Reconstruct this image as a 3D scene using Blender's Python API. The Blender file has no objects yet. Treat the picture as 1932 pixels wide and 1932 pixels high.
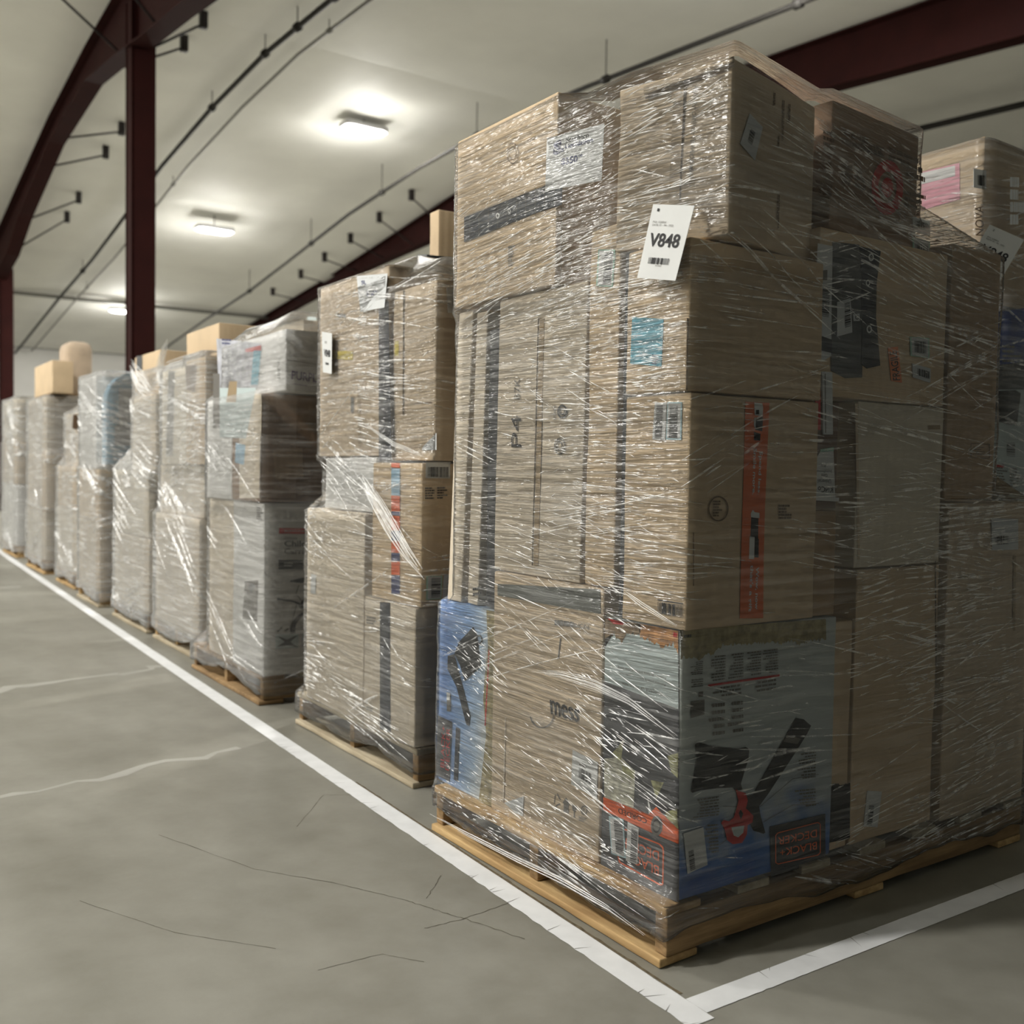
import bpy, math, random
import numpy as np
from mathutils import Vector, Matrix, noise
R_ = random.Random(7)
SC = bpy.context.scene
COL = SC.collection
PI = math.pi

# ------------------------------------------------------------------ camera frame (metres, X across the aisle, Y along the row)
CAM = np.array([-1.52563, -1.60892, 1.09628])
ROT = np.array([[0.82630624, 0.0094098, 0.56314249],
                [-0.56298786, 0.04257161, 0.825368],
                [0.01620733, 0.9990491, -0.04047479]])
FPX, HALF = 1900.0, 966.0
def raydir(p):
    return ROT @ np.array([p[0] - HALF, HALF - p[1], FPX])

# ------------------------------------------------------------------ materials
MATS = {}
def mk(name):
    m = bpy.data.materials.new(name); m.use_nodes = True
    nt = m.node_tree; nt.nodes.clear()
    out = nt.nodes.new('ShaderNodeOutputMaterial')
    return m, nt, out
def N(nt, t, **kw):
    n = nt.nodes.new('ShaderNode' + t)
    for k, v in kw.items():
        if k in n.inputs.keys() if isinstance(k, str) else False: n.inputs[k].default_value = v
        else: setattr(n, k, v)
    return n
def L(nt, a, b): nt.links.new(a, b)
def ramp(nt, fac, stops):
    r = nt.nodes.new('ShaderNodeValToRGB')
    el = r.color_ramp.elements
    while len(el) < len(stops): el.new(0.5)
    for e, (p, c) in zip(el, stops): e.position = p; e.color = (*c, 1) if len(c) == 3 else c
    L(nt, fac, r.inputs[0]); return r.outputs[0]
def math_(nt, op, a, b=None, clamp=False):
    n = nt.nodes.new('ShaderNodeMath'); n.operation = op; n.use_clamp = clamp
    for i, x in enumerate((a, b)):
        if x is None: continue
        if isinstance(x, (int, float)): n.inputs[i].default_value = x
        else: L(nt, x, n.inputs[i])
    return n.outputs[0]
def mapping(nt, src, scale=(1, 1, 1), rot=(0, 0, 0), loc=(0, 0, 0)):
    m = nt.nodes.new('ShaderNodeMapping'); L(nt, src, m.inputs[0])
    m.inputs['Scale'].default_value = scale; m.inputs['Rotation'].default_value = rot; m.inputs['Location'].default_value = loc
    return m.outputs[0]
def noise_(nt, vec, scale, detail=2.0, rough=.5):
    n = nt.nodes.new('ShaderNodeTexNoise'); L(nt, vec, n.inputs['Vector'])
    n.inputs['Scale'].default_value = scale; n.inputs['Detail'].default_value = detail; n.inputs['Roughness'].default_value = rough
    return n.outputs['Fac']
def principled(nt, out, rough=.6, spec=.3, metal=0.0):
    b = nt.nodes.new('ShaderNodeBsdfPrincipled')
    b.inputs['Roughness'].default_value = rough; b.inputs['Specular IOR Level'].default_value = spec; b.inputs['Metallic'].default_value = metal
    L(nt, b.outputs[0], out.inputs[0]); return b
def bump(nt, h, strength, dist):
    b = nt.nodes.new('ShaderNodeBump'); b.inputs['Strength'].default_value = strength; b.inputs['Distance'].default_value = dist
    L(nt, h, b.inputs['Height']); return b.outputs[0]

def plain(name, col, rough=.6, spec=.3, vary=.12, scale=9.0, metal=0.0):
    if name in MATS: return MATS[name]
    m, nt, out = mk(name); b = principled(nt, out, rough, spec, metal)
    tc = nt.nodes.new('ShaderNodeTexCoord')
    f = noise_(nt, tc.outputs['Object'], scale, 4)
    c = ramp(nt, f, [(.3, tuple(x * (1 - vary) for x in col)), (.7, tuple(min(1, x * (1 + vary)) for x in col))])
    L(nt, c, b.inputs['Base Color'])
    MATS[name] = m; return m
def cardboard(name, col, scuff=.0):
    key = 'card_' + name
    if key in MATS: return MATS[key]
    m, nt, out = mk('cardboard_' + name); b = principled(nt, out, .72, .22)
    tc = nt.nodes.new('ShaderNodeTexCoord'); v = tc.outputs['Object']
    f1 = noise_(nt, v, 3.2, 5, .6)
    f2 = noise_(nt, mapping(nt, v, (1, 1, 9)), 60, 3, .6)
    f = math_(nt, 'ADD', math_(nt, 'MULTIPLY', f1, .72), math_(nt, 'MULTIPLY', f2, .28))
    c = ramp(nt, f, [(.28, tuple(x * .84 for x in col)), (.5, col), (.72, tuple(min(1, x * 1.12) for x in col))])
    L(nt, c, b.inputs['Base Color'])
    w = nt.nodes.new('ShaderNodeTexWave'); w.bands_direction = 'DIAGONAL'; w.inputs['Scale'].default_value = 18; w.inputs['Distortion'].default_value = .6
    L(nt, mapping(nt, v, (1, 1, 0.0)), w.inputs[0])
    h = math_(nt, 'ADD', math_(nt, 'MULTIPLY', w.outputs['Fac'], .25), f1)
    L(nt, bump(nt, h, .35, .006), b.inputs['Normal'])
    MATS[key] = m; return m
CARD = {k: cardboard(k, c) for k, c in dict(
    mid=(.575, .46, .325), tan=(.62, .475, .31), pale=(.66, .575, .455), grey=(.60, .515, .40), brown=(.40, .275, .165),
    umber=(.30, .195, .125), deep=(.21, .12, .06), white=(.72, .715, .70), cream=(.68, .605, .48)).items()}
PAPER = plain('label_paper', (.66, .67, .665), .55, .3, .03)
LPAPER = plain('film_pouch_paper', (.60, .62, .63), .45, .4, .05)
GREENP = plain('green_label_edge', (.36, .62, .50), .5, .3, .05)
TEALP = plain('teal_printed_sleeve', (.12, .40, .52), .45, .4, .12)
CYANP = plain('pale_blue_label_edge', (.42, .62, .68), .5, .3, .05)
INK = plain('black_print_ink', (.02, .02, .022), .6, .3, .1)
GINK = plain('grey_print_ink', (.16, .15, .135), .7, .2, .1)
BINK = plain('brown_print_ink', (.17, .11, .07), .75, .2, .2)
NAVY = plain('navy_print_ink', (.03, .04, .14), .6, .3, .1)
PURP = plain('purple_print_ink', (.10, .03, .17), .6, .3, .1)
REDI = plain('red_print_ink', (.52, .03, .03), .6, .3, .1)
ORNG = plain('orange_print_ink', (.75, .13, .035), .55, .3, .08)
ORAT = plain('orange_printed_tape', (.72, .16, .05), .42, .4, .1)
BTAPE = plain('black_printed_tape', (.035, .042, .055), .4, .45, .2)
GTAPE = plain('dark_grey_tape', (.09, .095, .10), .4, .45, .15)
CTAPE = plain('clear_packing_tape', (.37, .275, .165), .28, .5, .08)
WINK = plain('white_print_ink', (.72, .73, .72), .6, .3, .03)
SLATE = plain('slate_flap_print', (.15, .16, .145), .6, .3, .08)
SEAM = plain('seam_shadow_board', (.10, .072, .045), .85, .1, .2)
PINK = plain('pink_label_paper', (.78, .33, .42), .55, .3, .05)
BLUEC = plain('light_blue_print', (.30, .50, .66), .6, .3, .12)
YELL = plain('yellow_label_print', (.62, .50, .10), .6, .3, .1)
ICE = plain('ice_blue_print', (.50, .58, .58), .5, .35, .04)
CHAR = plain('charcoal_print', (.055, .058, .065), .5, .35, .25, 14)
LEAFP = plain('leaf_photo_print', (.34, .34, .17), .55, .3, .6, 40)
STONEP = plain('pale_stone_print', (.48, .47, .38), .55, .3, .45, 45)
TEARB = plain('torn_board_brown', (.30, .22, .14), .9, .1, .35, 50)
TEARO = plain('torn_print_orange', (.52, .26, .10), .8, .1, .4, 45)
TEARK = plain('torn_board_khaki', (.33, .28, .155), .9, .1, .35, 55)
BLOWB = plain('black_blower_print', (.012, .013, .014), .5, .35, .3, 30)
FRAG = plain('orange_sticker_paper', (.82, .25, .09), .5, .3, .06)
def wood(name, c1, c2, axis):
    m, nt, out = mk(name); b = principled(nt, out, .75, .2)
    tc = nt.nodes.new('ShaderNodeTexCoord'); v = tc.outputs['Object']
    s = (18, 2.0, 30) if axis == 'y' else (2.0, 18, 30)
    f = noise_(nt, mapping(nt, v, s), 1.6, 6, .65); g = noise_(nt, v, 4, 4)
    f = math_(nt, 'ADD', math_(nt, 'MULTIPLY', f, .65), math_(nt, 'MULTIPLY', g, .35))
    L(nt, ramp(nt, f, [(.30, c1), (.5, tuple((a + q) / 2 for a, q in zip(c1, c2))), (.62, c2)]), b.inputs['Base Color'])
    L(nt, bump(nt, f, .5, .004), b.inputs['Normal'])
    return m
WOODY = wood('pallet_wood_along', (.25, .145, .06), (.56, .39, .19), 'y')
WOODX = wood('pallet_wood_across', (.13, .08, .04), (.36, .235, .115), 'x')
WOODG = wood('pallet_wood_grey', (.26, .21, .14), (.50, .43, .31), 'y')

def blue_fade():
    m, nt, out = mk('blue_sky_carton_print'); b = principled(nt, out, .45, .4)
    tc = nt.nodes.new('ShaderNodeTexCoord'); sx = nt.nodes.new('ShaderNodeSeparateXYZ')
    L(nt, tc.outputs['Object'], sx.inputs[0])
    z = math_(nt, 'MULTIPLY', sx.outputs[2], 1.6)
    f = math_(nt, 'ADD', z, math_(nt, 'MULTIPLY', math_(nt, 'SUBTRACT', noise_(nt, tc.outputs['Object'], 7, 4), .5), .5))
    L(nt, ramp(nt, f, [(.02, (.03, .10, .36)), (.16, (.06, .17, .45)), (.32, (.42, .47, .50)), (.6, (.50, .55, .54)), (1, (.52, .56, .55))]), b.inputs['Base Color'])
    return m
BLOWC = blue_fade()
def blue_side():
    m, nt, out = mk('blue_pale_carton_print'); b = principled(nt, out, .45, .4)
    tc = nt.nodes.new('ShaderNodeTexCoord'); sx = nt.nodes.new('ShaderNodeSeparateXYZ')
    L(nt, tc.outputs['Object'], sx.inputs[0])
    y = math_(nt, 'ADD', math_(nt, 'MULTIPLY', sx.outputs[1], 3.1), .5)
    f = math_(nt, 'ADD', y, math_(nt, 'MULTIPLY', math_(nt, 'SUBTRACT', noise_(nt, tc.outputs['Object'], 8, 4), .5), .5))
    f = math_(nt, 'ADD', f, math_(nt, 'MULTIPLY', sx.outputs[2], .25))
    L(nt, ramp(nt, f, [(.28, (.56, .62, .66)), (.42, (.40, .53, .70)), (.65, (.22, .36, .62)), (.95, (.13, .25, .54))]), b.inputs['Base Color'])
    return m
BLOWS = blue_side()

def film_mat(name, haze, hazevar, tilt, gl=1.0):
    m, nt, out = mk(name)
    tc = nt.nodes.new('ShaderNodeTexCoord'); uv = tc.outputs['UV']
    a = noise_(nt, mapping(nt, uv, (2.2, 62, 1), (0, 0, tilt)), 1.0, 3, .62)
    c = noise_(nt, mapping(nt, uv, (3.0, 48, 1), (0, 0, -tilt * 2.3), (3, 7, 0)), 1.0, 3, .62)
    p = noise_(nt, mapping(nt, uv, (1.6, 3.2, 1)), 1.0, 3, .6)
    fine = noise_(nt, mapping(nt, uv, (16, 60, 1), (0, 0, .5)), 1.0, 2, .6)
    st = math_(nt, 'MAXIMUM', a, c)
    h = math_(nt, 'ADD', math_(nt, 'MULTIPLY', st, 1.0), math_(nt, 'MULTIPLY', fine, .35))
    nor = bump(nt, h, .85, .012)
    k = math_(nt, 'MULTIPLY', ramp(nt, st, [(.50, (0, 0, 0)), (.72, (1, 1, 1))]), ramp(nt, p, [(.35, (.15,) * 3), (.65, (1, 1, 1))]))
    hz = math_(nt, 'ADD', math_(nt, 'MULTIPLY', k, hazevar), haze, True)
    tr = nt.nodes.new('ShaderNodeBsdfTransparent'); tr.inputs[0].default_value = (.99, .99, .985, 1)
    g = nt.nodes.new('ShaderNodeBsdfGlossy'); g.inputs['Roughness'].default_value = .16; L(nt, nor, g.inputs['Normal'])
    fr = nt.nodes.new('ShaderNodeFresnel'); fr.inputs[0].default_value = 1.42; L(nt, nor, fr.inputs['Normal'])
    fac = math_(nt, 'MULTIPLY', fr.outputs[0], 1.1 * gl, True)
    m1 = nt.nodes.new('ShaderNodeMixShader'); L(nt, fac, m1.inputs[0]); L(nt, tr.outputs[0], m1.inputs[1]); L(nt, g.outputs[0], m1.inputs[2])
    d = nt.nodes.new('ShaderNodeBsdfDiffuse'); d.inputs[0].default_value = (.80, .80, .79, 1)
    m2 = nt.nodes.new('ShaderNodeMixShader'); L(nt, hz, m2.inputs[0]); L(nt, m1.outputs[0], m2.inputs[1]); L(nt, d.outputs[0], m2.inputs[2])
    L(nt, m2.outputs[0], out.inputs[0])
    return m
def crease_mat(name, opac, rough, white, lo=.15):
    """a raised fold of clear film: mostly see-through, a shiny skin and a little milkiness"""
    m, nt, out = mk(name)
    tr = nt.nodes.new('ShaderNodeBsdfTransparent')
    g = nt.nodes.new('ShaderNodeBsdfGlossy'); g.inputs['Roughness'].default_value = rough; g.inputs['Color'].default_value = (.95, .95, .95, 1)
    d = nt.nodes.new('ShaderNodeBsdfDiffuse'); d.inputs[0].default_value = (.82, .82, .81, 1)
    tc = nt.nodes.new('ShaderNodeTexCoord')
    f = ramp(nt, noise_(nt, tc.outputs['Object'], 30, 2), [(.38, (lo,) * 3), (.62, (1, 1, 1))])
    m0 = nt.nodes.new('ShaderNodeMixShader'); m0.inputs[0].default_value = white; L(nt, g.outputs[0], m0.inputs[1]); L(nt, d.outputs[0], m0.inputs[2])
    m1 = nt.nodes.new('ShaderNodeMixShader'); L(nt, math_(nt, 'MULTIPLY', f, opac), m1.inputs[0]); L(nt, tr.outputs[0], m1.inputs[1]); L(nt, m0.outputs[0], m1.inputs[2])
    L(nt, m1.outputs[0], out.inputs[0])
    return m
FILM_NEAR = film_mat('stretch_film', .02, .20, .05)
FILM_MID = film_mat('stretch_film_denser', .06, .30, .07)
FILM_FAR = film_mat('stretch_film_milky', .17, .45, .09)
CREASE = crease_mat('stretch_film_crease', .50, .31, .5)
CREASE2 = crease_mat('stretch_film_fold', .5, .34, .4)
CREASE3 = crease_mat('gathered_film_fold', .42, .34, .55, .75)

# ------------------------------------------------------------------ mesh builder
class MB:
    def __init__(s): s.v = []; s.f = []; s.m = []; s.mats = []; s.smooth = []
    def mi(s, m):
        if m not in s.mats: s.mats.append(m)
        return s.mats.index(m)
    def add(s, vs, fs, m, smooth=False):
        o = len(s.v); i = s.mi(m)
        s.v += [tuple(map(float, p)) for p in vs]
        for f in fs: s.f.append(tuple(o + k for k in f)); s.m.append(i); s.smooth.append(smooth)
    def build(s, name, parent=None, origin=None):
        if parent is not None and origin is None: origin = ORG[parent.name]
        if origin is None:
            a = np.array(s.v); origin = ((a[:, 0].min() + a[:, 0].max()) / 2, (a[:, 1].min() + a[:, 1].max()) / 2, a[:, 2].min())
        me = bpy.data.meshes.new(name)
        a = np.array(s.v) - np.array(origin)
        me.from_pydata(a.tolist(), [], s.f)
        for m in s.mats: me.materials.append(m)
        me.polygons.foreach_set('material_index', s.m)
        me.polygons.foreach_set('use_smooth', s.smooth)
        me.update()
        o = bpy.data.objects.new(name, me); COL.objects.link(o)
        if parent is None: o.location = origin
        else: o.parent = parent
        ORG[o.name] = tuple(origin)
        return o
ORG = {}
def tag(o, label=None, cat=None, group=None, kind=None):
    for k, v in (('label', label), ('category', cat), ('group', group), ('kind', kind)):
        if v: o[k] = v
    return o
def empty(name, loc):
    o = bpy.data.objects.new(name, None); COL.objects.link(o); o.location = loc; o.empty_display_size = .1; ORG[o.name] = tuple(loc); return o

def axis_list(n, r, k):
    return [0, r * .35, r] + [r + (n - 2 * r) * i / k for i in range(1, k)] + [n - r, n - r * .35, n]
def rbox(mb, lo, hi, m, r=.006, rot=0.0, pivot=None, dent=.0, seg=.09, seed=0, mat_side=None, shear=None):
    """rounded, slightly dented box between two corners; rot turns it about a vertical through pivot"""
    dim = [hi[i] - lo[i] for i in range(3)]
    r = min(r, min(dim) * .3)
    ax = [axis_list(dim[i], r, max(1, min(12, int(dim[i] / seg)))) for i in range(3)]
    idx = {}; vs = []; fs = []; ms = []
    def vert(i, j, k):
        key = (i, j, k)
        if key not in idx:
            p = [ax[0][i], ax[1][j], ax[2][k]]
            q = [min(max(p[a], r), dim[a] - r) for a in range(3)]
            d = [p[a] - q[a] for a in range(3)]; n = math.sqrt(sum(x * x for x in d))
            if n > 1e-9: p = [q[a] + d[a] / n * min(r, n) if n > r else p[a] for a in range(3)]
            if dent:
                c = [dim[a] / 2 for a in range(3)]
                w = noise.noise(Vector((p[0] * 4 + seed * 3.1, p[1] * 4 + seed, p[2] * 4)))
                w2 = noise.noise(Vector((p[0] * 9 + seed, p[1] * 9, p[2] * 9 + seed * 1.7)))
                a_ = dent * (max(0, w) * 1.2 + max(0, w2) * .5)
                for a in range(3):
                    if p[a] < r * 1.01: p[a] += a_
                    elif p[a] > dim[a] - r * 1.01: p[a] -= a_
            if shear:
                t = p[2] / dim[2]; p[0] += shear[0] * (1 - t); p[1] += shear[1] * (1 - t)
            P = [lo[a] + p[a] for a in range(3)]
            if rot:
                pv = pivot or (lo[0], lo[1]); dx, dy = P[0] - pv[0], P[1] - pv[1]
                P[0] = pv[0] + dx * math.cos(rot) - dy * math.sin(rot); P[1] = pv[1] + dx * math.sin(rot) + dy * math.cos(rot)
            idx[key] = len(vs); vs.append(P)
        return idx[key]
    n = [len(a) - 1 for a in ax]
    for a in range(3):
        b, c = (a + 1) % 3, (a + 2) % 3
        for s in (0, n[a]):
            for i in range(n[b]):
                for j in range(n[c]):
                    q = []
                    for (x, y) in ((i, j), (i + 1, j), (i + 1, j + 1), (i, j + 1)):
                        t = [0, 0, 0]; t[a] = s; t[b] = x; t[c] = y; q.append(vert(*t))
                    fs.append(tuple(q if s else q[::-1]))
    mb.add(vs, fs, m, True)

# ------------------------------------------------------------------ text outlines
_txt = {}
def text2d(s, bold=0.0):
    key = (s, bold)
    if key not in _txt:
        cu = bpy.data.curves.new('lettering', 'FONT'); cu.body = s; cu.resolution_u = 3; cu.offset = bold; cu.fill_mode = 'FRONT'
        o = bpy.data.objects.new('lettering', cu); COL.objects.link(o)
        dg = bpy.context.evaluated_depsgraph_get(); ev = o.evaluated_get(dg); me = ev.to_mesh()
        v = np.array([(p.co.x, p.co.y) for p in me.vertices]); f = [tuple(p.vertices) for p in me.polygons]
        ev.to_mesh_clear(); bpy.data.objects.remove(o); bpy.data.curves.remove(cu)
        if len(v):
            lo, hi = v.min(0), v.max(0); v = (v - lo) / np.maximum(hi - lo, 1e-6)
        _txt[key] = (v, f)
    return _txt[key]

class Face:
    """a flat side of a thing: draw on it with points given as seen in the photograph, which are cast onto its plane"""
    def __init__(s, o, u, v, n): s.o, s.u, s.v, s.n = [np.array(x, float) for x in (o, u, v, n)]
    def P(s, p):
        d = raydir(p); t = (s.o - CAM).dot(s.n) / d.dot(s.n); return CAM + d * t
    def lift(s, p, k): return np.array(p) + s.n * k
    def poly(s, mb, px, m, k=.0015):
        pts = [s.lift(s.P(p), k) for p in px]
        a = np.cross(pts[1] - pts[0], pts[2] - pts[0])
        if len(pts) > 4:
            a = sum((np.cross(pts[i] - pts[0], pts[i + 1] - pts[0]) for i in range(1, len(pts) - 1)), np.zeros(3))
        if a.dot(s.n) < 0: pts = pts[::-1]
        mb.add(pts, [tuple(range(len(pts)))], m)
    def slab(s, mb, px, m, k=.0012, th=.0008):
        top = [s.lift(s.P(p), k + th) for p in px]; bot = [s.lift(s.P(p), k) for p in px]
        a = np.cross(top[1] - top[0], top[2] - top[0])
        if a.dot(s.n) < 0: top = top[::-1]; bot = bot[::-1]
        n = len(px)
        mb.add(top + bot, [tuple(range(n))] + [(i, i + n, (i + 1) % n + n, (i + 1) % n) for i in range(n)], m)
    def grid(s, quad):
        c = [s.P(p) for p in quad]          # tl tr br bl
        return lambda a, b: (c[3] * (1 - a) + c[2] * a) * (1 - b) + (c[0] * (1 - a) + c[1] * a) * b
    def text(s, mb, st, quad, m, k=.0022, bold=0.0):
        v, f = text2d(st, bold)
        if not len(v): return
        g = s.grid(quad); pts = [s.lift(g(a, b), k) for a, b in v]
        q = f[0]; a = np.cross(pts[q[1]] - pts[q[0]], pts[q[2]] - pts[q[0]])
        if a.dot(s.n) < 0: f = [t[::-1] for t in f]
        mb.add(pts, f, m)
    def bars(s, mb, quad, m, n=22, k=.0024, along='u', rs=1):
        g = s.grid(quad); r = random.Random(rs); x = 0.0; w = []
        while x < 1:
            b = r.choice((.6, .6, 1.2, 1.9)) / n / 1.1; gp = r.choice((.6, .6, 1.1)) / n / 1.1
            w.append((x, min(1, x + b))); x += b + gp
        for a, b in w:
            if along == 'u': c = [(a, 0), (b, 0), (b, 1), (a, 1)]
            else: c = [(0, a), (1, a), (1, b), (0, b)]
            pts = [s.lift(g(*t), k) for t in c]
            q = np.cross(pts[1] - pts[0], pts[2] - pts[0])
            mb.add(pts, [(0, 1, 2, 3) if q.dot(s.n) > 0 else (3, 2, 1, 0)], m)
    def lines(s, mb, quad, m, n=5, k=.0022, rs=1, fill=.5, cols=1, ragged='l'):
        """rows of small print"""
        g = s.grid(quad); r = random.Random(rs)
        for i in range(n):
            b0 = 1 - (i + .15) / n; b1 = b0 - fill / n
            for c in range(cols):
                A, B = c / cols, (c + .88) / cols
                ln = r.uniform(.55, 1)
                if ragged == 'l': B = A + (B - A) * ln
                else: A = B - (B - A) * ln
                x = A
                while x < B:
                    w = min(r.uniform(.03, .12) / cols * 1.5, B - x)
                    pts = [s.lift(g(*t), k) for t in ((x, b1), (x + w, b1), (x + w, b0), (x, b0))]
                    q = np.cross(pts[1] - pts[0], pts[2] - pts[0])
                    mb.add(pts, [(0, 1, 2, 3) if q.dot(s.n) > 0 else (3, 2, 1, 0)], m)
                    x += w + r.uniform(.008, .02) / cols * 1.5
    def ring(s, mb, c, rx, ry, w, m, k=.0022, n=28, a0=0, a1=2 * PI):
        """ring around pixel c, outline rx, ry in pixels"""
        vs = []; fs = []
        for i in range(n + 1):
            t = a0 + (a1 - a0) * i / n
            for q in (1, 1 - w): vs.append(s.lift(s.P((c[0] + rx * q * math.cos(t), c[1] + ry * q * math.sin(t))), k))
        for i in range(n): fs.append((2 * i, 2 * i + 1, 2 * i + 3, 2 * i + 2))
        q = np.cross(vs[1] - vs[0], vs[2] - vs[0])
        if q.dot(s.n) < 0: fs = [f[::-1] for f in fs]
        mb.add(vs, fs, m)
    def torn(s, mb, base, edge, m, k=.0018, rs=1, jag=8):
        """a torn strip: base points then a ragged edge"""
        r = random.Random(rs); pts = list(base); 
        for a, b in zip(edge[:-1], edge[1:]):
            n = max(3, int(abs(a[0] - b[0]) / 2.2))
            for i in range(n):
                t = i / n; pts.append((a[0] + (b[0] - a[0]) * t, a[1] + (b[1] - a[1]) * t + r.uniform(-jag, jag)))
        pts.append(edge[-1]); s.poly(mb, pts, m, k)

def R4(x0, y0, x1, y1): return [(x0, y0), (x1, y0), (x1, y1), (x0, y1)]

RECTS = {}
class Carton:
    def __init__(s, load, lo, hi, m, label, cat='box', name='cardboard_box', rot=0.0, r=.005, dent=.003, group=None, seed=None, shear=None):
        s.lo, s.hi, s.rot = lo, hi, rot; s.pv = (lo[0], lo[1])
        s.mb = MB(); s.kids = []; s.name = name; s.lab = (label, cat, group or (f'cartons of the {load} load' if load else None))
        rbox(s.mb, lo, hi, m, r, rot, s.pv, dent, seed=R_.random() * 90 if seed is None else seed, shear=shear)
        c, q = math.cos(rot), math.sin(rot)
        T = lambda x, y: (s.pv[0] + (x - lo[0]) * c - (y - lo[1]) * q, s.pv[1] + (x - lo[0]) * q + (y - lo[1]) * c)
        if load: RECTS.setdefault(load, []).append(([T(lo[0], lo[1]), T(hi[0], lo[1]), T(hi[0], hi[1]), T(lo[0], hi[1])], lo[2], hi[2]))
        s.A = Face((lo[0], lo[1], lo[2]), (q, -c, 0), (0, 0, 1), (-c, -q, 0))
        s.E = Face((lo[0], lo[1], lo[2]), (c, q, 0), (0, 0, 1), (q, -c, 0))
    def part(s, name, label=None):
        m = MB(); s.kids.append((name, m, label)); return m
    def done(s):
        o = s.mb.build(s.name); tag(o, *s.lab)
        for n, m, l in s.kids:
            if m.v:
                k = m.build(n, o)
                if l: k['label'] = l
        s.obj = o; return o

# ------------------------------------------------------------------ pallets
def pallet(x0, y0, w, d, label, matb=WOODY, matk=WOODX, group='wooden pallets along the taped line'):
    t = empty('wooden_pallet', (x0 + d / 2, y0 + w / 2, 0)); tag(t, label, 'pallet', group)
    def bar(nm, lo, hi, m, sd):
        mb = MB(); rbox(mb, lo, hi, m, .004, dent=.003, seed=sd); mb.build(nm, t)
    for i, y in enumerate((y0, y0 + w / 2 - .02, y0 + w - .04)):
        bar('stringer', (x0 + .006, y, .0225), (x0 + d - .006, y + .04, .115), matk, i + x0)
    for i in range(7):
        x = x0 + (d - .11) * i / 6; bar('deck_board', (x, y0 - .004, .1155), (x + .11, y0 + w + .004, .137), matb if i == 0 else WOODG, i * 2.3 + y0)
    for i in range(3):
        x = x0 + (d - .12) * i / 2 - (.012 if i == 0 else 0); bar('bottom_board', (x, y0 + .002, .001), (x + .12, y0 + w - .002, .0222), matb, i * 1.3 + y0)
    return t

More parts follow.
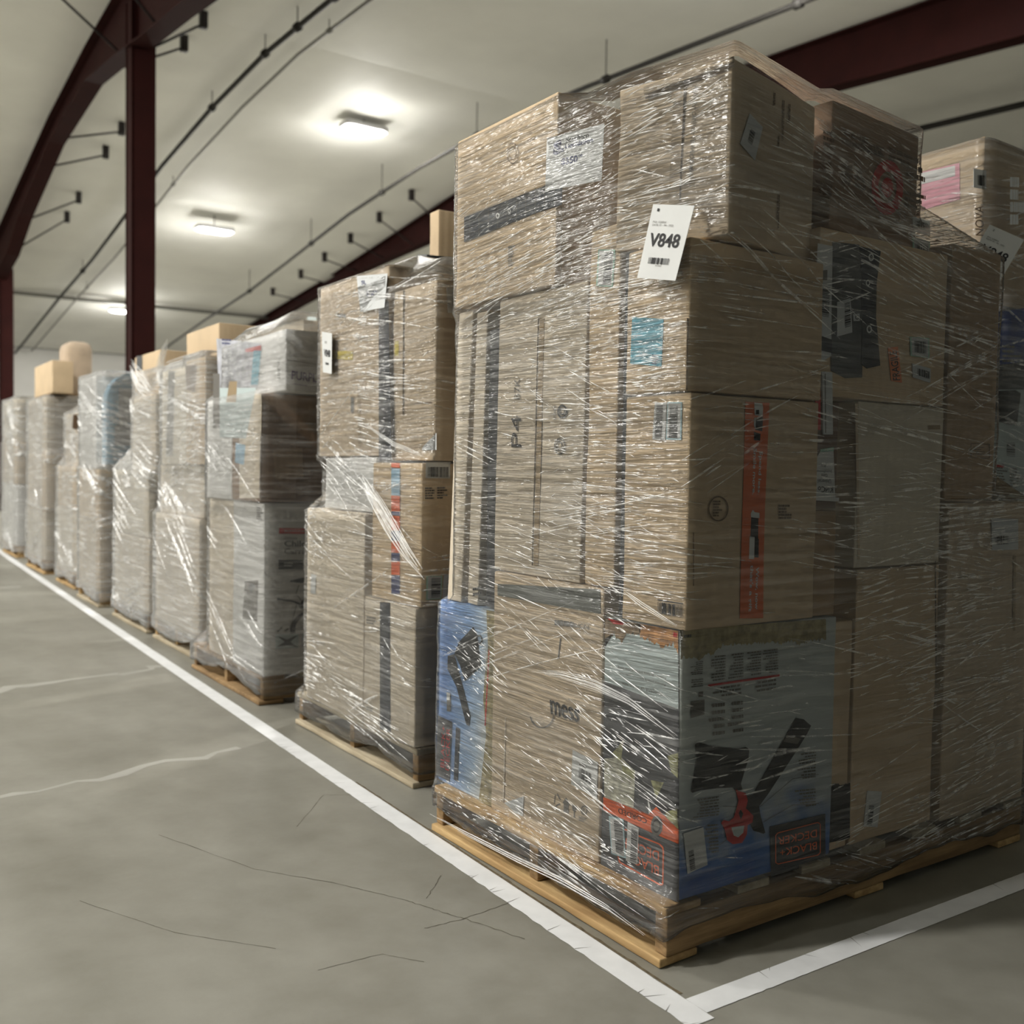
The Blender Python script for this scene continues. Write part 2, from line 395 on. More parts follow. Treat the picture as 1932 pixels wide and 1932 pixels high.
# ------------------------------------------------------------------ stretch film
def hull(pts):
    pts = sorted(set((round(a, 4), round(b, 4)) for a, b in pts))
    if len(pts) < 3: return pts
    def half(ps):
        h = []
        for p in ps:
            while len(h) > 1 and (h[-1][0] - h[-2][0]) * (p[1] - h[-2][1]) - (h[-1][1] - h[-2][1]) * (p[0] - h[-2][0]) <= 0: h.pop()
            h.append(p)
        return h
    a, b = half(pts), half(pts[::-1]); return a[:-1] + b[:-1]
def film(load, label, mat, bottom=(.03, .09), ztop=None, apex=None, off=.008, nth=420, dz=.03, slope=1.5, extra=(), creases=900,
         width=(.0008, .0028), zones=None, cap=.14, long_=.14, seed=1, cmat=None, wob=.004, dashes=0, smooth=()):
    rects = RECTS[load] + list(extra)
    xs = [p[0] for r in rects for p in r[0]]; ys = [p[1] for r in rects for p in r[0]]
    cx, cy = (min(xs) + max(xs)) / 2, (min(ys) + max(ys)) / 2
    if ztop is None: ztop = max(r[2] for r in rects)
    zs = np.arange(.02, ztop + dz * .5, dz); zs[-1] = ztop
    th = np.linspace(0, 2 * PI, nth, endpoint=False)
    # crowd the angles towards the corners of the load
    r0 = np.zeros((len(zs), nth)); dirs = np.stack([np.cos(th), np.sin(th)], 1)
    for i, z in enumerate(zs):
        pts = [p for q, a, b in rects if a - .03 <= z <= b + .015 for p in q]
        if not pts: r0[i] = r0[i - 1]; continue
        pts += [(cx + a, cy + b) for a, b in ((.06, 0), (-.06, 0), (0, .06), (0, -.06))]
        h = hull(pts); n = len(h)
        for k in range(n):
            a = np.array(h[k]) - (cx, cy); b = np.array(h[(k + 1) % n]) - (cx, cy); e = b - a
            nn = np.array([e[1], -e[0]]); den = dirs @ nn
            t = np.where(den > 1e-9, (a @ nn) / np.maximum(den, 1e-9), 0)
            q = dirs * t[:, None] - a; w = (q @ e) / max(e @ e, 1e-12)
            r0[i] = np.maximum(r0[i], np.where((den > 1e-9) & (w >= -1e-6) & (w <= 1 + 1e-6), t, 0))
    for i in range(1, len(zs)): r0[i] = np.maximum(r0[i], r0[i - 1] - slope * (zs[i] - zs[i - 1]))
    for i in range(len(zs) - 2, -1, -1): r0[i] = np.maximum(r0[i], r0[i + 1] - slope * (zs[i + 1] - zs[i]))
    # dilate a little so that corners are covered, then push out
    r1 = np.maximum(r0, np.maximum(np.roll(r0, 1, 1), np.roll(r0, -1, 1)) - .004) + off
    rg = random.Random(seed)
    V = np.zeros((len(zs), nth, 3))
    for i, z in enumerate(zs):
        for j in range(nth):
            rr = r1[i, j]
            x, y = cx + rr * dirs[j, 0], cy + rr * dirs[j, 1]
            rr += wob * (.6 + noise.noise(Vector((x * 2 + seed, y * 2, z * 9)))) + wob * .5 * noise.noise(Vector((x * 6, y * 6 + seed, z * 30)))
            zz = z
            if i < 5:
                lo = bottom[0] + (bottom[1] - bottom[0]) * (.5 + .8 * noise.noise(Vector((x * 2.3 + seed, y * 2.3, 0))) + .3 * noise.noise(Vector((x * 9, y * 9, seed))))
                zz = max(z, lo + .004 * i)
            V[i, j] = (cx + rr * dirs[j, 0], cy + rr * dirs[j, 1], zz)
    rows = [V[i] for i in range(len(zs))]
    top = rows[-1]
    if apex is not None:
        ap = np.array(apex)
        for t in (.12, .3, .55, .8, .96):
            s = t ** 1.25
            rows.append(np.stack([top[:, 0] + (ap[0] - top[:, 0]) * t, top[:, 1] + (ap[1] - top[:, 1]) * t, top[:, 2] + (ap[2] - top[:, 2]) * s], 1))
    elif cap:
        for t, dzz in ((.12, .012), (.5, .016), (1.0, .012)):
            c = np.stack([top[:, 0] - dirs[:, 0] * cap * t, top[:, 1] - dirs[:, 1] * cap * t, top[:, 2] + dzz], 1); rows.append(c)
    G = np.array(rows); nr = len(rows)
    per = np.concatenate([[0], np.cumsum(np.linalg.norm(np.diff(np.vstack([V[len(zs) // 3], V[len(zs) // 3][:1]]), axis=0), axis=1))])
    vs = G.reshape(-1, 3).tolist(); fs = []; uvs = []
    for i in range(nr - 1):
        for j in range(nth):
            k = (j + 1) % nth
            fs.append((i * nth + j, i * nth + k, (i + 1) * nth + k, (i + 1) * nth + j))
            v0 = zs[i] if i < len(zs) else zs[-1] + .06 * (i - len(zs) + 1)
            v1 = zs[i + 1] if i + 1 < len(zs) else zs[-1] + .06 * (i + 2 - len(zs))
            uvs += [(per[j], v0), (per[j + 1], v0), (per[j + 1], v1), (per[j], v1)]
    nf = len(fs)
    # creases: raised folds of film running round the load
    dG = np.zeros_like(V); e1 = np.roll(V, -1, 1) - np.roll(V, 1, 1); e2 = np.gradient(V, axis=0)
    nrm = np.cross(e1, e2); nrm /= np.maximum(np.linalg.norm(nrm, axis=2, keepdims=True), 1e-9)
    # seen sides of the load: the aisle side and the end
    vis = [j for j in range(nth) if nrm[len(zs) // 3, j] @ (CAM - V[len(zs) // 3, j]) > 0]
    if not vis: vis = list(range(nth))
    order = sorted(vis, key=lambda j: ((j - (vis[0] if 0 not in vis else next(q for q in vis if (q - 1) % nth not in vis))) % nth))
    sp = per[-1]
    def at(s, z):
        s = s % sp; j = int(np.searchsorted(per, s)) - 1; j = max(0, min(nth - 1, j)); fj = (s - per[j]) / max(per[j + 1] - per[j], 1e-9); j2 = (j + 1) % nth
        t = np.interp(z, zs, range(len(zs))); i = int(min(t, len(zs) - 2)); fi = t - i
        p = (V[i, j] * (1 - fj) + V[i, j2] * fj) * (1 - fi) + (V[i + 1, j] * (1 - fj) + V[i + 1, j2] * fj) * fi
        return p, nrm[i, j]
    s0 = per[order[0]]; s1 = per[order[-1]]
    if s1 < s0: s1 += sp
    cv = []; cf = []
    def fold(s, z, ln, m, w):
        fs_ = ((s + ln / 2 - s0) % sp) / (s1 - s0)
        if any(a - ln * .12 < fs_ < b + ln * .12 and c < z + m * ln / 2 < d for a, b, c, d in smooth) and rg.random() < .82: return
        if fs_ > .5: w *= 1.25; ln *= 2.2
        ns = max(3, min(12, int(ln / .03) + 2)); ring = []
        k0 = len(cv); bend = rg.uniform(-.06, .06)
        for q in range(ns + 1):
            t = q / ns; ss = s + ln * t; zz = z + m * ln * t + bend * ln * t * (1 - t)
            if zz < .05 or zz > ztop - .01: break
            p, n = at(ss, zz); p2, _ = at(ss + .01, zz + m * .01)
            d = p2 - p; d /= max(np.linalg.norm(d), 1e-9); b = np.cross(n, d)
            ww = w * math.sin(PI * min(1, max(.04, t * .92 + .04))) ** .7
            for a in (-1, -.6, 0, .6, 1):
                cv.append((p + b * ww * a + n * (.0006 + ww * .75 * (1 - a * a))).tolist())
            ring.append(q)
        for q in range(len(ring) - 1):
            for a in range(4):
                i0 = k0 + q * 5 + a; cf.append((i0, i0 + 1, i0 + 6, i0 + 5))
    made = 0
    while made < creases:
        if zones and rg.random() < .75:
            (sa, sb, za, zb, m0, m1) = rg.choice(zones); s = s0 + (s1 - s0) * rg.uniform(sa, sb); z = rg.uniform(za, zb); m = rg.uniform(m0, m1)
        else:
            s = rg.uniform(s0, s1); z = rg.uniform(.1, ztop); m = rg.gauss(0, .10) if rg.random() < .6 else rg.choice((-1, 1)) * rg.uniform(.18, .5)
        n = rg.choice((1, 2, 4, 7, 12)); sp_ = rg.uniform(.006, .022); base = math.exp(rg.gauss(math.log(long_), .7)) * .55
        for q in range(n):
            w = rg.uniform(*width) * (1.6 if rg.random() < .06 else 1)
            fold(s + rg.gauss(0, .03 + base * .3), z + (q - n / 2) * sp_ + rg.gauss(0, .003), base * rg.uniform(.3, 1.4), m + rg.gauss(0, .04), w)
            made += 1
    made = 0
    while made < dashes:
        if zones and rg.random() < .8:
            (sa, sb, za, zb, m0, m1) = rg.choice([q for q in zones if q[0] < .5]); s = s0 + (s1 - s0) * rg.uniform(sa, sb); z = rg.uniform(za, zb); m = rg.uniform(m0, m1)
        else: s = rg.uniform(s0, s1); z = rg.uniform(.1, ztop); m = rg.gauss(0, .25)
        n = rg.choice((6, 10, 16, 26)) if (s - s0) < (s1 - s0) * .45 else 3; ext = rg.uniform(.03, .09)
        for q in range(n):
            fold(s + rg.gauss(0, ext), z + rg.gauss(0, ext * .8), rg.uniform(.008, .035), m + rg.gauss(0, .1), rg.uniform(width[0] * 1.2, width[1] * 1.1)); made += 1
    o = len(vs); vs += cv; fs += [tuple(o + k for k in f) for f in cf]
    org = (cx, cy, 0)
    me = bpy.data.meshes.new('stretch_film'); a = np.array(vs) - org; me.from_pydata(a.tolist(), [], fs)
    me.materials.append(mat); me.materials.append(cmat or CREASE)
    mi = np.zeros(len(fs), int); mi[nf:] = 1; me.polygons.foreach_set('material_index', mi.tolist()); me.polygons.foreach_set('use_smooth', [True] * len(fs))
    ul = me.uv_layers.new(name='wrap'); flat = np.zeros((len(me.loops), 2)); flat[:len(uvs)] = uvs
    ul.data.foreach_set('uv', flat.reshape(-1).tolist()); me.update()
    ob = bpy.data.objects.new('stretch_film', me); COL.objects.link(ob); ob.location = org; ORG[ob.name] = org
    tag(ob, label, 'plastic film', 'stretch film wrapped round the loads')
    return ob, at
# ------------------------------------------------------------------ the near load
def C_(x0, y0, s): return lambda x, y: (x0 + s * x, y0 + s * y)
ca = C_(850, 80, .2847); cb = C_(1300, 80, .3271); cc = C_(800, 600, .2847); cd = C_(1280, 650, .3375); cg = C_(790, 1100, .2847)
ce = C_(1250, 1150, .353); cl = C_(1120, 1380, .176); cu = C_(1120, 1160, .09317); ck = C_(1500, 420, .2796); ct = C_(1340, 740, .2381)
def Q(c, *p): return [c(x, y) for x, y in p]
def stick(box, face, quad, nm='shipping_label', mat=None, bar=None, along='u', n=20, rs=1, edge=None, lines=None, label='white barcode label', k=.0018):
    mb = box.part(nm, label); f = getattr(box, face)
    f.slab(mb, quad, edge or mat or PAPER, k)
    if edge:
        c = [sum(p[i] for p in quad) / 4 for i in (0, 1)]
        f.slab(mb, [(c[0] + (p[0] - c[0]) * .86, c[1] + (p[1] - c[1]) * .93) for p in quad], mat or PAPER, k + .0008, .0004)
    if bar: f.bars(mb, bar, INK, n, k + .0024, along, rs)
    if lines: f.lines(mb, lines[0], GINK, lines[1], k + .0024, rs)
    return mb
def inset(quad, u0, v0, u1, v1):
    """sub-rectangle of a tl tr br bl quad, v measured downwards"""
    def b(u, v): return tuple((quad[0][i] * (1 - u) + quad[1][i] * u) * (1 - v) + (quad[3][i] * (1 - u) + quad[2][i] * u) * v for i in (0, 1))
    return [b(u0, v0), b(u1, v0), b(u1, v1), b(u0, v1)]

H = 'near'
RECTS[H] = [([(0.0, 0.0), (1.46, 0.0), (1.46, 1.02), (0.0, 1.02)], .06, .137)]
pallet(0.0, 0.0, 1.02, 1.46, 'yellowish wooden pallet under the nearest load, long board facing the aisle')
Z0 = .138
# blue leaf blower carton at the far end of the aisle side
b = Carton(H, (.035, .765, Z0), (.48, 1.065, .70), BLOWS, 'pale blue leaf blower carton at the far bottom corner of the nearest load', name='leaf_blower_carton')
f = b.A; m = b.mb
f.torn(m, Q(cg, (400, 1445), (512, 1490), (520, 190), (452, 180)), Q(cg, (452, 180), (462, 420), (430, 760), (450, 1000), (402, 1440)), TEARK, rs=3, jag=3)
f.poly(m, Q(cg, (468, 440), (474, 440), (448, 945), (440, 945)), REDI, .0022)
f.poly(m, Q(cg, (365, 290), (390, 340), (415, 550), (310, 650), (275, 540), (240, 470), (270, 390)), BLOWB, .0022)
f.poly(m, Q(cg, (196, 480), (240, 470), (262, 560), (300, 700), (345, 880), (338, 945), (320, 940), (255, 690), (195, 570)), BLOWB, .0024)
f.ring(m, cg(402, 375), 7, 9, .3, BLOWB)
f.poly(m, Q(cg, (130, 875), (225, 920), (208, 1315), (118, 1270)), CHAR, .0022)
f.text(m, 'BLACK+', Q(cg, (150, 1215), (160, 940), (182, 950), (175, 1225)), REDI, .0032)
f.text(m, 'DECKER', Q(cg, (182, 1235), (190, 955), (214, 965), (206, 1245)), REDI, .0032)
f.poly(m, Q(cg, (190, 722), (215, 730), (215, 850), (190, 848)), GINK, .0022)
f.poly(m, Q(cg, (190, 722), (212, 730), (210, 775), (190, 775)), WINK, .0028)
mt = b.part('packing_tape', 'brown strip of tape'); f.slab(mt, Q(cg, (250, 955), (276, 965), (262, 1315), (235, 1302)), BTAPE)
b.done()
# brown carton with the mess lettering
b = Carton(H, (.03, .272, Z0), (.52, .755, .815), CARD['mid'], 'brown carton lettered mess in the middle of the bottom tier, aisle side')
f = b.A; m = b.mb
mt = b.part('top_flap_band', 'slate grey printed band'); f.slab(mt, Q(cg, (525, 5), (1205, 42), (1208, 205), (525, 82)), SLATE, .0008)
f.lines(m, Q(cg, (905, 235), (1130, 262), (1130, 305), (905, 280)), GINK, 1, fill=.8, rs=4)
f.text(m, 'NOMINAL', Q(cg, (1128, 308), (960, 285), (960, 255), (1128, 275)), GINK)
f.poly(m, Q(cg, (938, 365), (946, 365), (930, 500), (924, 500)), GINK)
f.text(m, 'mess', Q(cg, (872, 770), (1068, 838), (1064, 925), (880, 868)), INK, bold=.012)
f.ring(m, cg(820, 870), 23, 26, .09, GINK, a0=.05, a1=PI * .95)
g_ = Q(cg, (1025, 1105), (1192, 1188), (1186, 1432), (1015, 1332))
stick(b, 'A', g_, bar=inset(g_, .3, .38, .78, .68), n=18, lines=(inset(g_, .3, .27, .75, .35), 1), label='large white barcode label')
for (x, y) in ((920, 1440),):
    for k in range(3):
        t = k * 2 * PI / 3 - PI / 2; t2 = t + 2 * PI / 3 * .72
        f.poly(m, [cg(x + 26 * math.cos(t), y + 50 * math.sin(t)), cg(x + 26 * math.cos(t2), y + 50 * math.sin(t2)), cg(x + 18 * math.cos(t2), y + 34 * math.sin(t2)), cg(x + 18 * math.cos(t), y + 34 * math.sin(t))], GINK)
f.poly(m, Q(cg, (980, 1420), (1005, 1475), (995, 1475), (997, 1530), (962, 1515), (964, 1460), (955, 1455)), GINK)
f.poly(m, Q(cg, (1018, 1470), (1050, 1480), (1045, 1510), (1036, 1520), (1036, 1548), (1044, 1556), (1024, 1548), (1030, 1542), (1030, 1516), (1022, 1505)), GINK)
f.ring(m, cg(1100, 1505), 6, 9, .25, GINK); f.text(m, 'R', Q(cg, (1092, 1490), (1108, 1495), (1108, 1522), (1092, 1517)), GINK)
f.lines(m, Q(cg, (1065, 1540), (1135, 1560), (1135, 1595), (1065, 1575)), GINK, 3, rs=6)
mp = b.part('document_pouch', 'clear document pouch'); f.slab(mp, Q(cg, (572, 1455), (700, 1412), (694, 1545), (640, 1520)), LPAPER, .0018)
f.poly(m, Q(cg, (574, 890), (581, 890), (566, 1450), (559, 1450)), CARD['pale'], .0016)
b.done()
# corner leaf blower carton
b = Carton(H, (.04, .008, Z0), (.572, .262, .746), BLOWC, 'corner leaf blower carton, upside down, blue and white with torn top', name='leaf_blower_carton', dent=.002)
f = b.A; m = b.mb
f.poly(m, [(1134, 1163), (1282, 1189), (1282, 1703), (1134, 1640)], CHAR, .0012)
f.poly(m, [(1141, 1190), (1281, 1206), (1281, 1338), (1141, 1285)], ICE, .0018)
f.torn(m, [(1136, 1232), (1136, 1166), (1210, 1177)], [(1210, 1193), (1196, 1196), (1186, 1193), (1174, 1214), (1160, 1196), (1150, 1208), (1136, 1210)], TEARB, .0026, rs=5, jag=4)
f.torn(m, [(1205, 1176), (1281, 1190), (1281, 1228)], [(1281, 1236), (1272, 1214), (1258, 1220), (1250, 1222), (1236, 1212), (1222, 1206), (1210, 1204)], TEARO, .0026, rs=9, jag=5)
f.poly(m, Q(cu, (300, 70), (640, 150), (620, 200), (420, 180)), REDI, .0032); f.poly(m, Q(cu, (1640, 340), (1720, 380), (1700, 460), (1630, 440)), REDI, .0032)
f.text(m, 'POWERFUL UP TO 535 MPH', Q(cu, (1395, 1628), (600, 1412), (600, 1362), (1400, 1560)), GINK)
f.text(m, 'Puissant jusqu\'à 370 km/h (230 mi/h)', Q(cu, (1468, 1445), (520, 1185), (520, 1140), (1472, 1388)), GINK)
f.text(m, 'Potencia de hasta 370 km/h (230 MPH)', Q(cu, (1478, 1312), (500, 1066), (500, 1012), (1484, 1250)), GINK)
f.poly(m, Q(cu, (650, 1285), (1320, 1470), (1320, 1482), (650, 1297)), GINK)
f.poly(m, Q(cl, (120, 290), (300, 270), (455, 430), (435, 825), (120, 702)), STONEP, .0022)
for q in (((200, 240), (330, 90), (300, 330)), ((620, 520), (760, 545), (680, 720)), ((800, 260), (915, 230), (910, 500), (840, 430)), ((780, 860), (900, 830), (918, 1045), (800, 990)), ((300, 330), (450, 420), (430, 520), (330, 460))):
    f.poly(m, Q(cl, *q), LEAFP, .0024)
f.poly(m, Q(cl, (585, 680), (628, 860), (600, 885)), WINK, .0026)
f.poly(m, Q(cl, (112, 700), (600, 885), (680, 805), (745, 880), (922, 1052), (922, 1206), (560, 1052), (112, 838)), ORNG, .0028)
f.text(m, 'CORDED', Q(cl, (580, 990), (275, 872), (275, 815), (580, 930)), INK, .0036)
f.ring(m, cl(688, 1010), 11, 19, 1.0, GINK, .0036); f.ring(m, cl(688, 1010), 8, 13, .25, INK, .0042)
fr = Q(cl, (350, 1050), (500, 1120), (715, 1205), (750, 1240), (757, 1285), (750, 1640), (720, 1640), (290, 1400), (272, 1335), (280, 1060))
for a, c in zip(fr, fr[1:] + fr[:1]):
    d = math.hypot(c[0] - a[0], c[1] - a[1]) or 1; nx, ny = -(c[1] - a[1]) / d * 1.4, (c[0] - a[0]) / d * 1.4
    f.poly(m, [(a[0] - nx, a[1] - ny), (c[0] - nx, c[1] - ny), (c[0] + nx, c[1] + ny), (a[0] + nx, a[1] + ny)], ORNG, .0028)
f.text(m, 'DECKER', Q(cl, (712, 1392), (310, 1232), (310, 1120), (712, 1285)), ORNG, .003, .012)
f.text(m, 'BLACK+', Q(cl, (710, 1552), (310, 1350), (310, 1250), (710, 1440)), ORNG, .003, .012)
q = Q(cl, (175, 905), (332, 938), (358, 1358), (202, 1310)); stick(b, 'A', q, edge=CYANP, bar=inset(q, .36, .08, .92, .9), along='v', n=40, k=.003, label='pale blue edged barcode label')
q = Q(cl, (378, 962), (495, 1035), (480, 1425), (358, 1380)); stick(b, 'A', q, bar=inset(q, .4, .1, .95, .95), along='v', n=40, rs=4, k=.003)
f = b.E
f.torn(m, Q(ce, (872, 168), (870, 50), (92, 108), (95, 255)), Q(ce, (95, 255), (215, 262), (240, 235), (270, 240), (320, 185), (470, 180), (600, 172), (640, 182), (690, 165), (730, 190), (780, 168), (870, 160)), TEARK, rs=2, jag=4)
f.lines(m, Q(ce, (110, 132), (185, 125), (185, 148), (110, 155)), INK, 1, fill=.7)
for (q, n, cl_, s_) in ((((150, 282), (222, 270), (222, 345), (128, 355)), 7, 1, 1), (((150, 372), (222, 365), (222, 412), (150, 420)), 4, 1, 2), (((245, 250), (625, 205), (625, 335), (245, 390)), 9, 4, 3), (((245, 420), (625, 362), (625, 430), (245, 480)), 3, 2, 4),
                        (((720, 770), (830, 752), (830, 900), (700, 915)), 9, 1, 5), (((690, 965), (830, 950), (830, 1050), (720, 1062)), 6, 1, 6), (((130, 1020), (320, 990), (320, 1100), (150, 1120)), 7, 1, 7), (((205, 1150), (305, 1140), (305, 1300), (230, 1310)), 9, 1, 8), (((240, 500), (440, 480), (440, 660), (240, 690)), 5, 2, 11)):
    f.lines(m, Q(ce, *q), GINK, n, rs=s_, cols=cl_, ragged='r')
f.poly(m, Q(ce, (148, 490), (222, 480), (222, 560), (148, 580)), GINK); f.poly(m, Q(ce, (190, 440), (215, 436), (215, 465), (190, 468)), GINK)
f.poly(m, Q(ce, (240, 400), (622, 345), (622, 357), (240, 412)), REDI, .0022)
for l in (((515, 1055), (690, 905), (830, 880)), ((535, 1135), (690, 1045), (830, 1035)), ((320, 1050), (405, 1055)), ((498, 700), (498, 880)), ((300, 1260), (360, 1210))):
    for a, c in zip(l[:-1], l[1:]):
        f.poly(m, Q(ce, (a[0], a[1] - 1.5), (c[0] + 2, c[1] - 1.5), (c[0] + 2, c[1] + 1.5), (a[0], a[1] + 1.5)), GINK, .002)
f.poly(m, Q(ce, (570, 1160), (866, 1090), (868, 1342), (577, 1425)), INK, .0022)
fr = Q(ce, (600, 1205), (612, 1192), (825, 1136), (838, 1145), (838, 1298), (825, 1310), (612, 1358), (600, 1350))
for a, c in zip(fr, fr[1:] + fr[:1]):
    d = math.hypot(c[0] - a[0], c[1] - a[1]) or 1; nx, ny = -(c[1] - a[1]) / d * .9, (c[0] - a[0]) / d * .9
    f.poly(m, [(a[0] - nx, a[1] - ny), (c[0] - nx, c[1] - ny), (c[0] + nx, c[1] + ny), (a[0] + nx, a[1] + ny)], ORNG, .003)
f.text(m, 'BLACK+', Q(ce, (820, 1280), (622, 1318), (622, 1278), (820, 1238)), ORNG, .003, .006)
f.text(m, 'DECKER', Q(ce, (820, 1214), (612, 1258), (612, 1216), (820, 1172)), ORNG, .003, .006)
f.poly(m, Q(ce, (170, 720), (185, 708), (210, 712), (245, 724), (330, 735), (400, 742), (440, 733), (460, 745), (455, 800), (430, 880), (415, 930), (425, 965), (380, 962), (370, 950), (280, 955), (200, 965), (155, 978), (148, 970), (165, 880), (178, 800)), BLOWB, .0024)
f.poly(m, Q(ce, (710, 578), (750, 585), (790, 620), (770, 660), (715, 750), (560, 985), (512, 1050), (520, 1100), (545, 1190), (535, 1197), (480, 1180), (450, 1110), (430, 1050), (435, 1000), (480, 985), (600, 770), (640, 700)), BLOWB, .0026)
f.poly(m, Q(ce, (640, 705), (662, 668), (735, 690), (716, 718)), GINK, .0032)
f.poly(m, Q(ce, (385, 960), (440, 980), (450, 1020), (440, 1060), (480, 1100), (475, 1135), (450, 1150), (445, 1200), (420, 1245), (370, 1252), (340, 1230), (325, 1170), (308, 1140), (320, 1122), (350, 1130), (375, 1110), (390, 1060), (400, 1020)), REDI, .0034)
f.poly(m, Q(ce, (362, 1162), (430, 1152), (425, 1190), (398, 1215), (374, 1205)), ICE, .004)
f.poly(m, Q(ce, (400, 1085), (412, 1065), (425, 1090), (412, 1120)), BLOWB, .004)
q = Q(ce, (106, 1195), (212, 1160), (235, 1362), (128, 1410)); stick(b, 'E', q, bar=inset(q, .12, .45, .38, .95), along='v', n=22, k=.003, label='white barcode label over the blue print')
b.done()
# tall narrow cartons over the blue one
b = Carton(H, (.04, .905, .702), (.40, .985, 1.565), CARD['pale'], 'pale narrow carton standing at the far edge of the nearest load', shear=(0, .045)); b.done()
b = Carton(H, (.045, .835, .702), (.42, .893, 1.555), CARD['pale'], 'thin pale carton beside a dark gap, above the blue carton', shear=(0, .03))
b.mb and b.A.lines(b.mb, [(893, 1108), (920, 1103), (920, 1122), (893, 1128)], INK, 2, rs=3); b.done()
# big carton with P4 lettering
b = Carton(H, (.035, .362, .817), (.50, .757, 1.572), CARD['grey'], 'large upright carton lettered P4 B7K on the aisle side', shear=(0, .012))
f = b.A; m = b.mb
f.text(m, 'P4', Q(cc, (582, 855), (582, 648), (645, 648), (645, 855)), INK, bold=-.008); f.text(m, 'B7K', Q(cc, (602, 540), (602, 402), (640, 402), (640, 540)), GINK, bold=-.005)
f.poly(m, Q(cc, (757, 0), (763, 0), (722, 1640), (716, 1640)), SEAM, .0012)
f.ring(m, cc(920, 620), 9.5, 13, .3, INK); f.ring(m, cc(920, 620), 5, 7, .35, INK); f.lines(m, Q(cc, (862, 580), (888, 580), (888, 680), (862, 680)), GINK, 9, rs=5)
f.ring(m, cc(903, 850), 10.5, 16, .2, GINK); f.ring(m, cc(900, 850), 6, 10, .3, GINK)
mt = b.part('packing_tape', 'clear tape down the centre seam'); f.slab(mt, Q(cc, (770, 0), (800, 0), (760, 1640), (728, 1640)), CTAPE, .0008)
b.done()
b = Carton(H, (.036, .243, .817), (.46, .357, 1.69), CARD['tan'], 'tan upright carton with green edged barcode label near its top')
q = Q(ca, (985, 1372), (1097, 1374), (1080, 1622), (970, 1616)); stick(b, 'A', q, edge=GREENP, bar=inset(q, .42, .08, .88, .92), along='v', n=34, label='green edged barcode label'); b.done()
GAPDARK = plain('gap_dark_fill', (.035, .037, .042), .55, .3, .25, 20)  # near-black slabs added so the gaps between cartons stay dark
Carton(H, (.05, .7645, .703), (.42, .832, 1.50), GAPDARK, 'recessed dark slab added to blacken the gap between the lettered P4 carton and the thin pale ones').done()
Carton(H, (.05, .2185, .748), (.42, .2405, 1.64), GAPDARK, 'thin dark slab added to blacken the gap between the tan cartons near the corner').done()
# corner column
b = Carton(H, (.04, .0, .749), (.472, .216, 1.276), CARD['tan'], 'corner carton with orange printed tape down its end face')
f = b.A
q = Q(cc, (1535, 560), (1612, 560), (1602, 810), (1518, 805)); stick(b, 'A', q, bar=inset(q, .2, .08, .75, .95), along='v', n=34)
q = Q(cc, (1618, 556), (1715, 558), (1710, 808), (1608, 805)); stick(b, 'A', q, edge=CYANP, bar=inset(q, .2, .08, .75, .95), along='v', n=34, rs=6, label='pale blue edged barcode label')
f.bars(b.mb, Q(cc, (1555, 1880), (1715, 1905), (1715, 1985), (1555, 1955)), INK, 24)
f.poly(b.mb, Q(cc, (1550, 1862), (1720, 1890), (1720, 1898), (1550, 1870)), INK); f.poly(b.mb, Q(cc, (1300, 1780), (1308, 1780), (1308, 1850), (1300, 1850)), SEAM)
f = b.E
mt = b.part('printed_tape', 'orange printed tape')
f.slab(mt, Q(ct, (275, 75), (465, 85), (430, 900), (420, 1280), (415, 1790), (230, 1792), (245, 1150), (262, 600)), ORAT, .001)
for s_, q in (('Spend less.', ((410, 468), (388, 815), (362, 812), (376, 466))), ('Smile more.', ((362, 446), (350, 815), (326, 812), (336, 443))), ('Wow, now', ((380, 1385), (372, 1722), (344, 1720), (352, 1383))), ("that's a gift", ((338, 1370), (322, 1740), (290, 1738), (304, 1367)))):
    f.text(mt, s_, Q(ct, *q), WINK, .0028, .018)
for q, mm in ((((342, 82), (405, 88), (412, 120), (408, 195), (345, 180)), WINK), (((355, 140), (380, 140), (380, 175), (355, 175)), INK), (((355, 200), (412, 195), (405, 310), (350, 300)), INK), (((340, 315), (392, 330), (388, 385), (340, 380)), INK), (((340, 205), (358, 200), (355, 295), (340, 270)), WINK),
              (((315, 960), (330, 930), (345, 950), (383, 955), (383, 998), (315, 990)), WINK), (((318, 990), (375, 1000), (372, 1160), (312, 1140)), INK), (((305, 1140), (345, 1145), (340, 1322), (300, 1320)), WINK), (((345, 1150), (378, 1160), (376, 1310), (342, 1308)), INK)):
    f.poly(mt, Q(ct, *q), mm, .0028)
f.ring(b.mb, cd(220, 918), 19, 24, .1, BINK); f.lines(b.mb, Q(cd, (190, 870), (252, 870), (252, 965), (190, 965)), BINK, 6, fill=.6, rs=9)
f.lines(b.mb, Q(cd, (556, 893), (642, 893), (642, 978), (556, 978)), BINK, 5, fill=.7, rs=10); f.poly(b.mb, Q(cd, (80, 1050), (84, 1050), (84, 1350), (80, 1350)), BINK)
b.done()
b = Carton(H, (.03, .0, 1.279), (.476, .208, 1.612), CARD['tan'], 'plain corner carton with teal sleeve, below the overhanging top carton')
f = b.A
mt = b.part('printed_sleeve', 'teal printed sleeve'); f.slab(mt, [(1194, 598), (1253, 602), (1249, 692), (1190, 686)], TEALP, .0012); f.lines(mt, [(1232, 668), (1249, 669), (1248, 690), (1231, 688)], NAVY, 5, .003)
f.poly(b.mb, [(1297, 600), (1299.5, 600), (1297.5, 738), (1295, 738)], SEAM); b.done()
b = Carton(H, (.477, .012, .749), (.566, .30, 1.012), CARD['brown'], 'small brown carton between the orange taped carton and a dark gap'); b.done()
